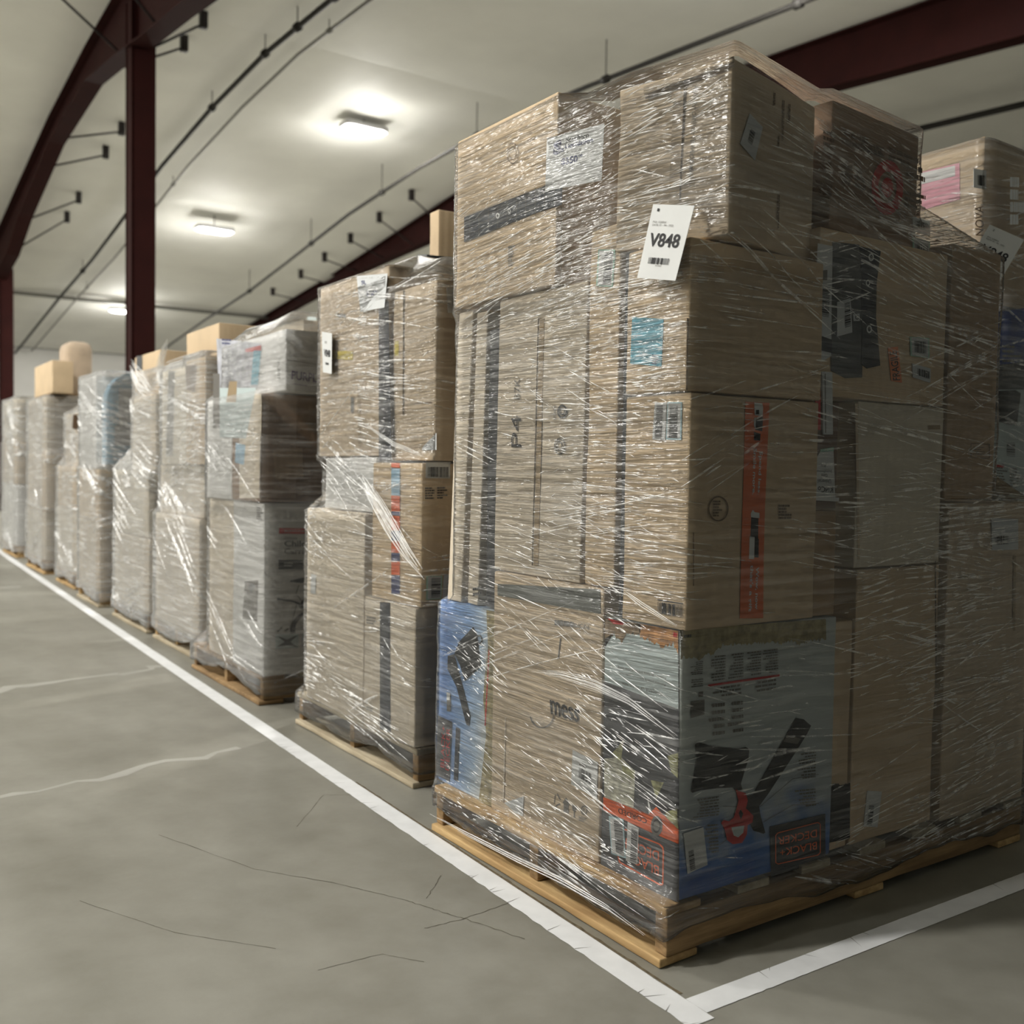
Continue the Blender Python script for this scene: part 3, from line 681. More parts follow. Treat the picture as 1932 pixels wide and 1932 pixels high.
# top tier
b = Carton(H, (.02, .48, 1.576), (.56, .972, 2.062), CARD['tan'], 'wide tan carton with dark printed tape at the far top of the nearest load')
f = b.A; m = b.mb
mt = b.part('printed_tape', 'black printed tape around the carton')
f.slab(mt, Q(ca, (93, 1160), (640, 945), (745, 920), (742, 1075), (560, 1135), (93, 1325)), BTAPE, .001)
for k in range(9):
    x = 130 + k * 62; f.poly(mt, Q(ca, (x, 1145 - k * 26), (x + 3, 1144 - k * 26), (x + 3, 1300 - k * 22), (x, 1301 - k * 22)), GINK, .0026)
for k in range(3): f.poly(mt, Q(ca, (95, 1195 + k * 42), (735, 955 + k * 40), (735, 958 + k * 40), (95, 1198 + k * 42)), GINK, .0026)
f.ring(mt, ca(318, 1150), 3.6, 5.5, .5, WINK, .003); f.ring(mt, ca(395, 1118), 2.6, 4.5, .5, WINK, .003)
f.ring(m, ca(415, 735), 11, 20, .08, BINK); f.ring(m, ca(415, 735), 7, 13, .1, BINK)
f.lines(m, Q(ca, (385, 1355), (428, 1350), (428, 1480), (385, 1490)), GINK, 9, rs=3); f.poly(m, Q(ca, (385, 1352), (428, 1344), (428, 1352), (385, 1360)), GINK)
f.poly(m, Q(ca, (735, 980), (741, 980), (738, 1560), (732, 1560)), SEAM)
b.done()
ROTA = math.radians(14)
b = Carton(H, (.10, -.043, 1.617), (.505, .262, 2.002), CARD['mid'], 'overhanging top corner carton, turned slightly, lettered please cut carefully', rot=ROTA, dent=.005)
f = b.A; m = b.mb
f.poly(m, Q(ca, (1480, 330), (1555, 305), (1520, 1055), (1445, 1060)), CTAPE, .0012)
f.poly(m, Q(ca, (1553, 200), (1561, 198), (1526, 1052), (1517, 1054)), SEAM, .0018)
f.text(m, 'PLEASE CUT CAREFULLY TO AVOID DAMAGE', Q(ca, (1640, 292), (1606, 905), (1580, 900), (1612, 288)), GINK, bold=.004)
mf = b.part('top_flap', 'lifted top flap edge')
q0 = [(1215, 160), (1386, 103), (1386, 124), (1219, 184)]; f.slab(mf, [ (1217, 166), (1386, 108), (1386, 119), (1218, 180)], CARD['mid'], .001, .006)
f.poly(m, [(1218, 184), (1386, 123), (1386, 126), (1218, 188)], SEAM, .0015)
f = b.E
q = Q(cb, (345, 412), (420, 490), (375, 682), (290, 585)); stick(b, 'E', q, nm='document_pouch', mat=LPAPER, bar=inset(q, .3, .35, .6, .75), along='v', n=20, label='clear document pouch with barcode slip')
for q, n, s_ in ((((485, 292), (497, 292), (492, 425), (480, 425)), 1, 1), (((535, 335), (548, 335), (540, 600), (528, 600)), 2, 2), (((568, 355), (582, 358), (578, 530), (564, 528)), 2, 3), (((510, 540), (520, 540), (514, 660), (504, 660)), 1, 4), (((505, 880), (520, 882), (512, 1145), (498, 1143)), 2, 5)):
    qq = Q(cb, *q); f.lines(m, [qq[1], qq[2], qq[3], qq[0]], BINK, n, rs=s_, fill=.7)
b.done()
b = Carton(H, (.545, .045, 1.712), (.958, .44, 2.03), CARD['umber'], 'dark brown printed top carton with a red bullseye emblem', rot=math.radians(5))
f = b.E; m = b.mb
c0 = cb(1140, 838)
f.ring(m, c0, 30, 52, .42, REDI); f.ring(m, c0, 11, 19, 1.0, REDI)
for q, n, c_, s_ in ((((880, 490), (1390, 690), (1390, 770), (880, 590)), 2, 2, 1), (((990, 560), (1140, 610), (1140, 680), (990, 630)), 2, 1, 2), (((1250, 640), (1385, 690), (1385, 830), (1250, 780)), 3, 1, 3), (((760, 800), (870, 830), (870, 905), (760, 880)), 2, 1, 4), (((880, 690), (1030, 740), (1030, 870), (880, 820)), 3, 2, 5), (((1240, 850), (1390, 890), (1390, 990), (1240, 950)), 3, 1, 6), (((770, 500), (880, 540), (880, 640), (770, 600)), 3, 1, 7)):
    f.lines(m, Q(cb, *q), BINK, n, rs=s_, cols=c_, fill=.62)
q = Q(cb, (1285, 1005), (1385, 1035), (1386, 1116), (1290, 1092)); stick(b, 'E', q, bar=inset(q, .12, .2, .85, .7), n=24)
q = Q(cb, (1285, 1122), (1385, 1150), (1386, 1235), (1287, 1210)); stick(b, 'E', q, nm='document_pouch', mat=LPAPER, edge=GREENP, bar=inset(q, .12, .35, .85, .8), n=24, label='green edged label below the first')
b.done()
# end face, middle and lower tiers
b = Carton(H, (.482, .02, 1.292), (1.015, .46, 1.705), CARD['tan'], 'wide carton with black wavy tape and an orange fragile sticker')
f = b.E; m = b.mb
mt = b.part('document_pouch', 'tall grey document pouch'); f.slab(mt, Q(ck, (150, 140), (250, 160), (242, 900), (100, 985), (140, 340)), LPAPER, .001)
f.bars(mt, Q(ck, (178, 440), (228, 450), (222, 640), (172, 630)), INK, 30, .003, 'v'); f.lines(mt, Q(ck, (150, 460), (172, 460), (165, 630), (145, 630)), INK, 9, rs=3); f.poly(mt, Q(ck, (172, 325), (212, 320), (210, 390), (168, 390)), GINK, .003); f.poly(mt, Q(ck, (115, 745), (242, 790), (242, 880), (110, 850)), CHAR, .003)
mt = b.part('plastic_mailer', 'dark grey plastic mailer'); f.slab(mt, Q(ck, (250, 130), (430, 150), (452, 480), (450, 1045), (335, 1050), (240, 1000), (242, 600)), GTAPE, .001)
q = Q(ck, (276, 538), (366, 510), (378, 742), (276, 770)); stick(b, 'E', q, bar=inset(q, .5, .1, .9, .8), along='v', n=24, k=.003, mat=LPAPER)
f.poly(mt, Q(ck, (385, 620), (428, 615), (430, 665), (388, 665)), LPAPER, .003); f.ring(mt, ck(410, 640), 3.4, 4.4, .35, INK, .0038)
mt = b.part('printed_tape', 'black tape with white marks'); f.slab(mt, Q(ck, (428, 160), (572, 195), (545, 400), (540, 640), (555, 800), (568, 965), (478, 985), (440, 955), (446, 700), (442, 380)), BTAPE, .0024)
for c_, a in ((ck(505, 235), 5), (ck(483, 408), 4), (ck(492, 720), 5)): f.ring(mt, c_, a, a * 1.5, .4, WINK, .004)
mt = b.part('fragile_sticker', 'orange fragile sticker'); f.slab(mt, Q(ck, (622, 845), (690, 838), (718, 1082), (645, 1068)), FRAG, .0014)
f.text(mt, 'FRAGILE', Q(ck, (655, 1066), (632, 872), (680, 862), (704, 1064)), INK, .003, .01)
q = Q(ck, (770, 770), (900, 780), (902, 915), (775, 900)); stick(b, 'E', q, edge=GREENP, mat=LPAPER, bar=inset(q, .2, .2, .8, .8), n=20, label='green edged barcode label')
q = Q(ck, (785, 950), (910, 985), (908, 1082), (790, 1045)); stick(b, 'E', q, mat=LPAPER, bar=inset(q, .25, .25, .9, .75), n=20, rs=3)
b.done()
b = Carton(H, (1.022, .012, 1.036), (1.262, .46, 1.738), CARD['brown'], 'tall brown carton at the far edge of the end face')
f = b.E
fr = Q(cd, (1633, 553), (1737, 558), (1735, 637), (1633, 632))
for a, c in zip(fr, fr[1:] + fr[:1]):
    d = math.hypot(c[0] - a[0], c[1] - a[1]); nx, ny = -(c[1] - a[1]) / d * .7, (c[0] - a[0]) / d * .7
    f.poly(b.mb, [(a[0] - nx, a[1] - ny), (c[0] - nx, c[1] - ny), (c[0] + nx, c[1] + ny), (a[0] + nx, a[1] + ny)], BINK)
f.lines(b.mb, Q(cd, (1645, 570), (1725, 572), (1725, 622), (1645, 618)), BINK, 4, rs=5, fill=.4); b.done()
b = Carton(H, (.648, .02, .862), (1.02, .46, 1.289), CARD['cream'], 'light cream carton below the fragile stickered carton')
f = b.E; f.poly(b.mb, Q(cd, (1392, 452), (1460, 450), (1462, 474), (1394, 476)), CTAPE); f.poly(b.mb, Q(cd, (985, 330), (1000, 330), (1012, 1200), (1000, 1200)), CARD['mid']); b.done()
b = Carton(H, (.662, .02, Z0), (1.022, .46, .858), CARD['tan'], 'tall tan carton on the pallet with a white barcode label low down')
q = Q(ce, (1090, 968), (1168, 972), (1145, 1162), (1070, 1158)); stick(b, 'E', q, bar=inset(q, .2, .4, .55, .95), along='v', n=24)
b.E.poly(b.mb, Q(cd, (1432, 1210), (1437, 1210), (1440, 1800), (1435, 1800)), SEAM); b.done()
b = Carton(H, (.576, .02, Z0), (.654, .40, .73), CARD['tan'], 'narrow tan carton with a dark printed foot beside the leaf blower carton')
b.E.torn(b.mb, Q(ce, (998, 1222), (1000, 930)), Q(ce, (1000, 930), (960, 940), (930, 930), (880, 955)), INK, rs=4, jag=3); b.E.poly(b.mb, Q(ce, (876, 950), (998, 930), (1000, 1222), (880, 1248)), INK, .0012); b.done()
b = Carton(H, (1.03, .0, Z0), (1.455, .46, 1.03), CARD['mid'], 'big bottom carton at the far corner of the end face')
q = Q(cd, (1745, 970), (1895, 975), (1895, 1146), (1750, 1150)); stick(b, 'E', q, nm='document_pouch', mat=LPAPER, bar=inset(q, .1, .55, .6, .82), n=24, label='clear document pouch with barcode slip')
b.E.poly(b.mb, Q(cd, (1870, 1180), (1884, 1180), (1880, 1600), (1866, 1600)), CTAPE); b.done()
# packet wedged between cartons of the end face
t = empty('gate_kit_packet', (.52, .03, 1.02)); tag(t, 'slim hanging packet with white card label wedged in the end face', 'packet')
F_ = Face((.5, .014, 1.02), (1, 0, 0), (0, 0, 1), (0, -1, 0))
mb = MB(); rbox(mb, (.478, .016, 1.016), (.566, .05, 1.278), plain('packet_dark_backing', (.16, .10, .07), .4, .5), .004); mb.build('backing', t)
mb = MB(); F_.slab(mb, Q(ck, (175, 1005), (243, 1010), (247, 1430), (182, 1430)), LPAPER, 0, .004); F_.poly(mb, Q(ck, (190, 1020), (196, 1020), (200, 1420), (194, 1420)), GINK, .0045); mb.build('slide_rail', t)['label'] = 'white plastic rail'
mb = MB(); F_.slab(mb, Q(ck, (135, 1130), (170, 1135), (172, 1400), (135, 1395)), REDI, 0, .001); mb.build('red_insert', t)['label'] = 'red insert'
mb = MB(); F_.slab(mb, Q(ck, (165, 1545), (255, 1535), (268, 1868), (108, 1850), (114, 1640)), PAPER, 0, .002)
F_.poly(mb, Q(ck, (165, 1530), (255, 1515), (255, 1540), (165, 1548)), GREENP, .0028)
F_.text(mb, 'KidCo', Q(ck, (250, 1822), (148, 1818), (148, 1780), (250, 1780)), INK, .003, .008)
F_.text(mb, 'Universal', Q(ck, (236, 1762), (148, 1758), (148, 1732), (236, 1732)), INK, .003); F_.text(mb, 'Gate', Q(ck, (212, 1718), (170, 1716), (170, 1695), (212, 1695)), INK, .003); F_.text(mb, 'Installation', Q(ck, (240, 1690), (140, 1686), (140, 1664), (240, 1664)), INK, .003); F_.text(mb, 'Kit', Q(ck, (200, 1650), (170, 1648), (170, 1628), (200, 1628)), INK, .003)
mb.build('card_label', t)
mb = MB(); F_.slab(mb, Q(ck, (100, 1845), (280, 1855), (278, 1882), (102, 1872)), WINK, 0, .008); mb.build('end_clip', t)

# printed sheets on the near load
def sheet(name, face, quad, label, paint, group=None, mat=PAPER, sag=0.0):
    mb = MB(); g = face.grid(quad); n = 8; vs = []; fs = []
    for k in (0, .0008):
        for i in range(n + 1):
            for j in range(n + 1): vs.append(face.lift(g(i / n, j / n), k + sag * math.sin(PI * i / n) * .5))
    M = (n + 1) ** 2
    c0 = face.P(quad[0]); c1 = face.P(quad[1]); c2 = face.P(quad[2])
    for i in range(n):
        for j in range(n):
            a = i * (n + 1) + j; q = (a, a + n + 1, a + n + 2, a + 1)
            fs.append(q[::-1]); fs.append(tuple(x + M for x in q))
    mb.add(vs, fs, mat, True)
    paint(mb, face, quad); o = mb.build(name); tag(o, label, 'paper sign', group); return o
def p_v848(num):
    def paint(mb, f, q):
        k = .0022
        f.text(mb, num, inset(q, .14, .055, .185, .095), INK, k)
        f.text(mb, 'PO: 02893', inset(q, .1, .225, .42, .25), GINK, k); f.text(mb, 'DATE: 01 - 04 - 2022', inset(q, .1, .265, .62, .29), GINK, k)
        f.text(mb, 'V848', inset(q, .11, .385, .86, .57), INK, k, .016)
        f.bars(mb, inset(q, .2, .715, .72, .8), INK, 24, k); f.text(mb, '03083', inset(q, .4, .81, .55, .83), GINK, k)
    return paint
FA = Face((-.012, 0, 1.5), (0, -1, 0), (0, 0, 1), (-1, 0, 0))
sheet('pallet_tag', FA, Q(ca, (1345, 1072), (1618, 1082), (1492, 1580), (1238, 1560)), 'white V848 tag stuck on the film at the corner of the nearest load', p_v848('1'), sag=.0)
def p_sl(mb, f, q):
    k = .0014
    f.text(mb, 'S', inset(q, .12, .10, .27, .36), NAVY, k, .06); f.text(mb, 'L', inset(q, .21, .09, .31, .33), NAVY, k, .05)
    f.text(mb, 'Southern', inset(q, .34, .085, .74, .18), INK, k, .025); f.text(mb, 'Liquidation', inset(q, .33, .20, .82, .31), NAVY, k, .02)
    f.text(mb, 'LOAD WITH DISCOUNTED', inset(q, .27, .34, .62, .385), GINK, k)
    f.text(mb, '$350', inset(q, .27, .45, .56, .60), NAVY, k, .03); f.text(mb, '00', inset(q, .57, .45, .64, .50), NAVY, k, .02)
FS = Face((.0055, .58, 1.8), (.0956, -.9954, 0), (0, 0, 1), (-.9954, -.0956, 0))
sheet('price_sheet', FS, Q(ca, (640, 635), (1020, 538), (1002, 915), (628, 985)), 'white price sheet with blue lettering under film on the nearest load', p_sl)

film(H, 'clear stretch film hugging the nearest load', FILM_NEAR, ztop=2.045, off=.007, nth=620, dz=.028, slope=1.5, creases=2500, dashes=1800, width=(.0007, .0024), cap=.10, long_=.13, seed=3, smooth=((.16, .30, 1.74, 2.0), (.16, .28, .38, .56), (.43, .64, .13, .30), (.13, .22, .95, 1.25), (.32, .41, .55, .72)),
     zones=[(.01, .15, 1.55, 1.95, .02, .30), (.29, .42, 1.62, 1.95, .02, .30), (.19, .30, 1.5, 1.7, .0, .25), (.34, .41, 1.28, 1.6, -.05, .05), (.16, .34, 1.2, 1.55, -.1, .1), (.05, .41, .85, 1.2, -.35, .2), (.05, .41, .3, .75, -.42, -.2), (.02, .41, .08, .22, -.2, .1),
            (.52, .95, 1.6, 1.95, -.25, -.02), (.54, .95, 1.2, 1.6, -.20, -.02), (.58, .95, .8, 1.2, -.16, .0), (.62, .98, .8, 1.1, .02, .2), (.66, .98, .2, .8, .02, .2), (.66, .98, .35, .8, .05, .22), (.62, .98, .1, .35, .08, .22)])
def strand(pts, w, name='gathered_film', parent=None, n=22, rs=1, k=9):
    """film gathered into a rope: a bunch of thin folds side by side"""
    mb = MB(); r = random.Random(rs); pts = [np.array(p, float) for p in pts]; up = np.array([-1.0, 0, 0])
    for q in range(k):
        o0 = (q / (k - 1) - .5) * 2; t0, t1 = r.uniform(0, .25), r.uniform(.75, 1); ph = r.uniform(0, 6); wd = w / k * r.uniform(.7, 1.7); vs = []; fs = []
        for i in range(n + 1):
            T = t0 + (t1 - t0) * i / n; t = T * (len(pts) - 1); a = min(int(t), len(pts) - 2); u = t - a
            p = pts[a] * (1 - u) + pts[a + 1] * u; d = pts[a + 1] - pts[a]; d /= np.linalg.norm(d); b = np.cross(up, d); b /= np.linalg.norm(b)
            c = p + b * (o0 * w * (.45 + .55 * math.sin(PI * T)) + w * .12 * math.sin(T * 9 + ph)) + up * (.002 + .002 * (q % 3)); ww = wd * math.sin(PI * min(1, max(.05, i / n * .9 + .05))) ** .6
            for s in (-1, -.6, 0, .6, 1): vs.append(c + b * ww * s + up * ww * .8 * (1 - s * s))
        for i in range(n):
            for s in range(4): fs.append((i * 5 + s, i * 5 + s + 1, i * 5 + s + 6, i * 5 + s + 5))
        mb.add(vs, fs, CREASE3, True)
    o = mb.build(name, parent); o['kind'] = 'stuff'; return o
hf = bpy.data.objects['stretch_film']
FX = Face((.008, 0, 0), (0, -1, 0), (0, 0, 1), (-1, 0, 0))
strand([FX.P(p) for p in ((1005, 1268), (1060, 1272), (1125, 1292), (1190, 1322), (1281, 1392))], .011, parent=hf, rs=2)
strand([FX.P(p) for p in ((1175, 1112), (1215, 1142), (1283, 1184))], .006, parent=hf, rs=3)
FX2 = Face((-.014, 0, 0), (0, -1, 0), (0, 0, 1), (-1, 0, 0))
strand([FX2.P(p) for p in ((812, 1535), (880, 1572), (975, 1620), (1060, 1660), (1150, 1712), (1225, 1768))], .008, parent=hf, rs=5)

# ------------------------------------------------------------------ second load of the row
P = 'second'; RECTS[P] = [([(.14, 1.39), (1.36, 1.39), (1.36, 2.44), (.14, 2.44)], .06, .137)]
pallet(.14, 1.39, 1.05, 1.22, 'worn wooden pallet under the second load, pale chipped boards', WOODG, WOODX)
cp = C_(540, 440, .2691); cq = C_(540, 940, .3106)
b = Carton(P, (.135, 1.80, Z0), (.7, 2.34, .93), CARD['pale'], 'large pale carton at the bottom far side of the second load')
b.A.lines(b.mb, [(588, 1085), (597, 1088), (597, 1120), (588, 1118)], GINK, 5); stick(b, 'A', [(588, 1083), (597, 1085), (596, 1121), (587, 1119)], bar=None); b.done()
b = Carton(P, (.135, 1.40, Z0), (.7, 1.795, .622), CARD['pale'], 'pale bottom carton with a dark vertical tape on the second load')
mt = b.part('packing_tape', 'dark grey vertical tape'); b.A.slab(mt, Q(cq, (572, 632), (632, 634), (635, 1425), (572, 1400)), BTAPE)
b.A.lines(b.mb, Q(cq, (490, 715), (555, 725), (555, 775), (490, 765)), GINK, 3, rs=2); b.A.lines(b.mb, Q(cq, (490, 1260), (550, 1280), (550, 1310), (490, 1290)), GINK, 2, rs=5); b.done()
b = Carton(P, (.14, 1.375, .626), (.6, 1.745, 1.12), CARD['tan'], 'tan carton with a blue and orange strip on the second load')
mt = b.part('printed_strip', 'blue and orange printed strip'); f = b.A
y = 873
for k, (hh, mm) in enumerate(((10, ORNG), (52, NAVY), (30, ORNG), (8, NAVY), (28, ORNG), (20, NAVY), (22, ORNG), (16, NAVY), (26, ORNG), (36, NAVY))):
    f.slab(mt, [(739, y), (755, y + 1), (755, y + hh), (739, y + hh - 1)], BLUEC if k == 1 else mm, .001); y += hh
q = Q(cp, (978, 1605), (1148, 1605), (1146, 1720), (976, 1718)); stick(b, 'E', q, bar=inset(q, .08, .3, .95, .92), n=26)
fr = Q(cp, (972, 1780), (1140, 1776), (1140, 1862), (972, 1868)); b.E.lines(b.mb, fr, INK, 5, rs=3, fill=.6, cols=2)
q = [(804, 1087), (834, 1086), (832, 1130), (804, 1132)]; stick(b, 'E', q, edge=GREENP, bar=inset(q, .3, .1, .9, .9), along='v', n=24, label='green edged barcode label')
q = [(837, 1084), (856, 1083), (854, 1127), (834, 1129)]; stick(b, 'E', q, mat=LPAPER, bar=inset(q, .4, .1, .95, .9), along='v', n=24)
b.done()
b = Carton(P, (.16, 1.76, .934), (.6, 2.22, 1.14), CARD['white'], 'white carton glimpsed through film halfway up the second load'); b.done()
b = Carton(P, (.155, 1.665, 1.144), (.65, 2.27, 1.83), CARD['mid'], 'big upper carton with black vertical tape on the second load')
mt = b.part('packing_tape', 'black vertical tape'); b.A.slab(mt, Q(cp, (652, 480), (720, 480), (742, 1590), (652, 1600)), BTAPE)
b.A.lines(b.mb, Q(cp, (360, 555), (470, 570), (470, 600), (360, 588)), GINK, 1, fill=.8); b.A.poly(b.mb, Q(cp, (500, 1090), (522, 1092), (525, 1500), (505, 1490)), CTAPE); b.A.poly(b.mb, Q(cp, (330, 820), (470, 830), (470, 890), (330, 880)), YELL)
b.A.poly(b.mb, Q(cp, (455, 1150), (478, 1152), (475, 1260), (455, 1255)), GINK); b.done()
b = Carton(P, (.17, 1.345, 1.127), (.65, 1.655, 1.735), CARD['mid'], 'upper near carton of the second load with a dark end face')
b.A.poly(b.mb, Q(cp, (822, 400), (832, 400), (828, 1270), (818, 1270)), SEAM); b.A.poly(b.mb, Q(cp, (764, 758), (792, 755), (790, 860), (762, 862)), YELL)
q = Q(cp, (1122, 382), (1205, 384), (1205, 562), (1132, 558)); stick(b, 'E', q, bar=inset(q, .45, .15, 1, .9), along='v', n=26)
b.A.poly(b.mb, Q(cp, (905, 1190), (1025, 1184), (1025, 1190), (905, 1196)), BINK); stick(b, 'A', Q(cp, (960, 1500), (1058, 1400), (1058, 1520), (955, 1522)), nm='document_pouch', mat=LPAPER, label='torn white pouch'); b.done()
b = Carton(None, (.62, 2.12, 1.832), (1.3, 2.2, 2.195), CARD['tan'], 'thin tan carton on edge atop the second load, black tape round its foot')
b.E.slab(b.part('packing_tape', 'black tape'), Q(cp, (985, 150), (1215, 175), (1215, 330), (985, 300)), BTAPE); b.A.slab(b.part('packing_tape', 'grey tape'), Q(cp, (925, 150), (990, 150), (988, 300), (925, 290)), GTAPE); b.done()
FP = Face((.128, 0, 0), (0, -1, 0), (0, 0, 1), (-1, 0, 0))
def p_sl2(mb, f, q):
    f.text(mb, 'SL', inset(q, .14, .14, .3, .26), NAVY, .0016, .03); f.text(mb, 'Southern', inset(q, .12, .3, .32, .34), GINK, .0016); f.text(mb, '$350', inset(q, .3, .46, .58, .62), NAVY, .0016, .02); f.text(mb, '00', inset(q, .6, .46, .68, .52), NAVY, .0016)
FP2 = Face((.143, 0, 0), (0, -1, 0), (0, 0, 1), (-1, 0, 0))
sheet('price_sheet', FP2, Q(cp, (495, 300), (712, 282), (690, 520), (520, 552)), 'price sheet under film near the top of the second load', p_sl2, mat=LPAPER)
def p_tag2(mb, f, q):
    f.text(mb, 'V848', inset(q, .2, .42, .85, .6), INK, .0018, .03); f.bars(mb, inset(q, .3, .74, .7, .8), INK, 14, .0018); f.lines(mb, inset(q, .3, .22, .7, .28), GINK, 2, .0018)
sheet('pallet_tag', FP, Q(cp, (250, 690), (322, 702), (319, 986), (258, 975)), 'narrow white tag at the far edge of the second load', p_tag2)
f2, _ = film(P, 'clear stretch film round the second load, peaked on top', FILM_NEAR, ztop=1.83, apex=(.42, 1.93, 1.945), off=.010, nth=420, slope=1.1, creases=900, dashes=700, width=(.0010, .0038), long_=.16, seed=11,
     zones=[(.05, .55, 1.35, 1.75, -.12, .02), (.05, .55, 1.15, 1.4, -.3, -.05), (.0, .55, .9, 1.15, -.6, -.2), (.0, .5, .6, .95, -.3, -.1), (.0, .55, .1, .3, -.15, .1), (.3, .7, .3, .6, -.5, .5)])
FQ = Face((.118, 0, 0), (0, -1, 0), (0, 0, 1), (-1, 0, 0))
strand([FQ.P(p) for p in ((682, 895), (700, 930), (735, 990), (770, 1045), (806, 1092))], .034, parent=f2, rs=7, k=16)
strand([FQ.P(p) for p in ((690, 800), (745, 838), (805, 862))], .008, parent=f2, rs=8)

# ------------------------------------------------------------------ third load
P = 'third'; RECTS[P] = [([(.12, 2.82), (1.3, 2.82), (1.3, 3.86), (.12, 3.86)], .05, .137)]
pallet(.12, 2.82, 1.04, 1.2, 'dark wooden pallet under the third load with the white bicycle carrier carton', WOODX, WOODX)
cs = C_(270, 560, .2071); cw = C_(270, 940, .2277)
b = Carton(P, (.12, 2.80, Z0), (.62, 3.22, .932), CARD['white'], 'white child carrier carton with a bicycle picture, third load', name='carrier_carton')
f = b.E; m = b.mb
f.poly(m, Q(cw, (1125, 246), (1420, 252), (1420, 297), (1125, 293)), REDI); f.text(m, 'SCHWINN', Q(cw, (1170, 262), (1345, 266), (1345, 282), (1170, 278)), WINK, .003)
f.text(m, 'Deluxe', Q(cw, (1170, 318), (1275, 320), (1275, 338), (1170, 336)), GINK); f.text(m, 'Child', Q(cw, (1168, 350), (1350, 350), (1350, 402), (1168, 400)), INK, bold=.03); f.text(m, 'Carrier', Q(cw, (1168, 415), (1400, 415), (1400, 465), (1168, 462)), GINK, bold=.02)
f.poly(m, Q(cw, (1120, 508), (1318, 513), (1328, 550), (1325, 590), (1120, 590)), CHAR); f.lines(m, Q(cw, (1165, 528), (1300, 532), (1300, 572), (1165, 570)), WINK, 2, .003)
f.poly(m, Q(cw, (1212, 692), (1225, 680), (1300, 662), (1420, 655), (1420, 705), (1330, 705), (1250, 700)), INK)
f.poly(m, Q(cw, (1330, 740), (1420, 690), (1420, 960), (1350, 935), (1310, 905), (1305, 860), (1335, 830)), INK, .0024)
f.ring(m, cw(1560, 1090), 78, 46, .12, INK, a0=PI * .95, a1=PI * 1.6, n=20)
for l, w in ((((1290, 720), (1265, 790), (1320, 860)), 4), (((1110, 835), (1240, 852), (1310, 885)), 8), (((1270, 880), (1215, 1090)), 3), (((1290, 890), (1420, 1040)), 4), (((1230, 1090), (1420, 1040)), 3), (((1110, 1105), (1150, 1070)), 7), (((1170, 1100), (1205, 1080)), 7)):
    for a, c in zip(l[:-1], l[1:]):
        d = math.hypot(c[0] - a[0], c[1] - a[1]); nx, ny = -(c[1] - a[1]) / d * w, (c[0] - a[0]) / d * w
        f.poly(m, Q(cw, (a[0] - nx, a[1] - ny), (c[0] - nx, c[1] - ny), (c[0] + nx, c[1] + ny), (a[0] + nx, a[1] + ny)), GINK if w < 8 else CHAR, .0022)
f.poly(m, Q(cw, (1095, 1125), (1290, 1122), (1285, 1240), (1095, 1248)), ICE, .0018); f.poly(m, Q(cw, (1110, 1140), (1190, 1170), (1285, 1130), (1220, 1190), (1280, 1232), (1190, 1220), (1100, 1232), (1170, 1190)), CHAR, .0024)
f.poly(m, Q(cw, (1315, 1122), (1420, 1122), (1420, 1235), (1315, 1228)), ICE, .0018); f.poly(m, Q(cw, (1325, 1150), (1420, 1140), (1420, 1225), (1318, 1222)), INK, .0024)
f = b.A
f.poly(m, Q(cw, (845, 690), (955, 680), (945, 1020), (825, 1000)), GINK, .0014); f.poly(m, Q(cw, (900, 700), (935, 720), (900, 790), (870, 740)), CHAR, .002); f.lines(m, Q(cw, (945, 70), (1005, 80), (1005, 190), (945, 180)), GINK, 6)
b.done()
b = Carton(P, (.125, 3.225, Z0), (.62, 3.60, .93), CARD['pale'], 'pale carton beside the white carrier carton, aisle side'); b.done()
b = Carton(P, (.105, 2.815, .936), (.65, 3.20, 1.432), CARD['deep'], 'dark brown carton under the purple lettered box of the third load')
b.A.poly(b.mb, [(452, 742), (494, 742), (490, 940), (452, 940)], CARD['pale'], .001)
b.E.poly(b.mb, [(495, 745), (560, 746), (558, 940), (493, 940)], CARD['umber'], .001)
b.E.poly(b.mb, [(515, 850), (570, 845), (572, 900), (520, 905)], CARD['brown'], .0016); b.done()
b = Carton(P, (.105, 3.205, .936), (.65, 3.58, 1.434), CARD['white'], 'white carton with blue and teal pictures on the third load')
f = b.A; f.poly(b.mb, Q(cs, (700, 830), (1030, 830), (940, 1290), (700, 1280)), ICE, .0014); f.poly(b.mb, Q(cs, (845, 1330), (935, 1350), (920, 1530), (840, 1510)), BLUEC); f.poly(b.mb, Q(cs, (790, 770), (860, 770), (850, 960), (760, 960)), CTAPE, .002); f.poly(b.mb, Q(cs, (640, 700), (700, 700), (700, 1200), (640, 1200)), GINK, .0016); b.done()
b = Carton(P, (.17, 2.68, 1.438), (.66, 3.52, 1.712), CARD['white'], 'white lidded box with purple lettering on top of the third load')
f = b.E; m = b.mb
f.poly(m, Q(cs, (1310, 572), (1700, 630), (1700, 636), (1310, 578)), SEAM); f.text(m, 'PURPLE M', Q(cs, (1352, 672), (1705, 722), (1705, 800), (1350, 752)), PURP, bold=.02)
f.lines(m, Q(cs, (1370, 788), (1600, 822), (1600, 832), (1370, 800)), PURP, 1)
f = b.A
f.poly(m, Q(cs, (670, 380), (1075, 425), (1050, 830), (690, 830)), plain('pale_photo_print', (.46, .47, .52), .5, .3, .3, 20), .0014)
f.poly(m, Q(cs, (1010, 490), (1078, 490), (1050, 800), (985, 800)), TEALP, .002); f.poly(m, Q(cs, (935, 475), (1078, 440), (1078, 490), (935, 505)), REDI, .0018); f.lines(m, Q(cs, (720, 380), (880, 385), (880, 450), (720, 440)), NAVY, 2, .0022); f.lines(m, Q(cs, (1225, 590), (1265, 590), (1265, 750), (1225, 750)), GINK, 8)
b.done()
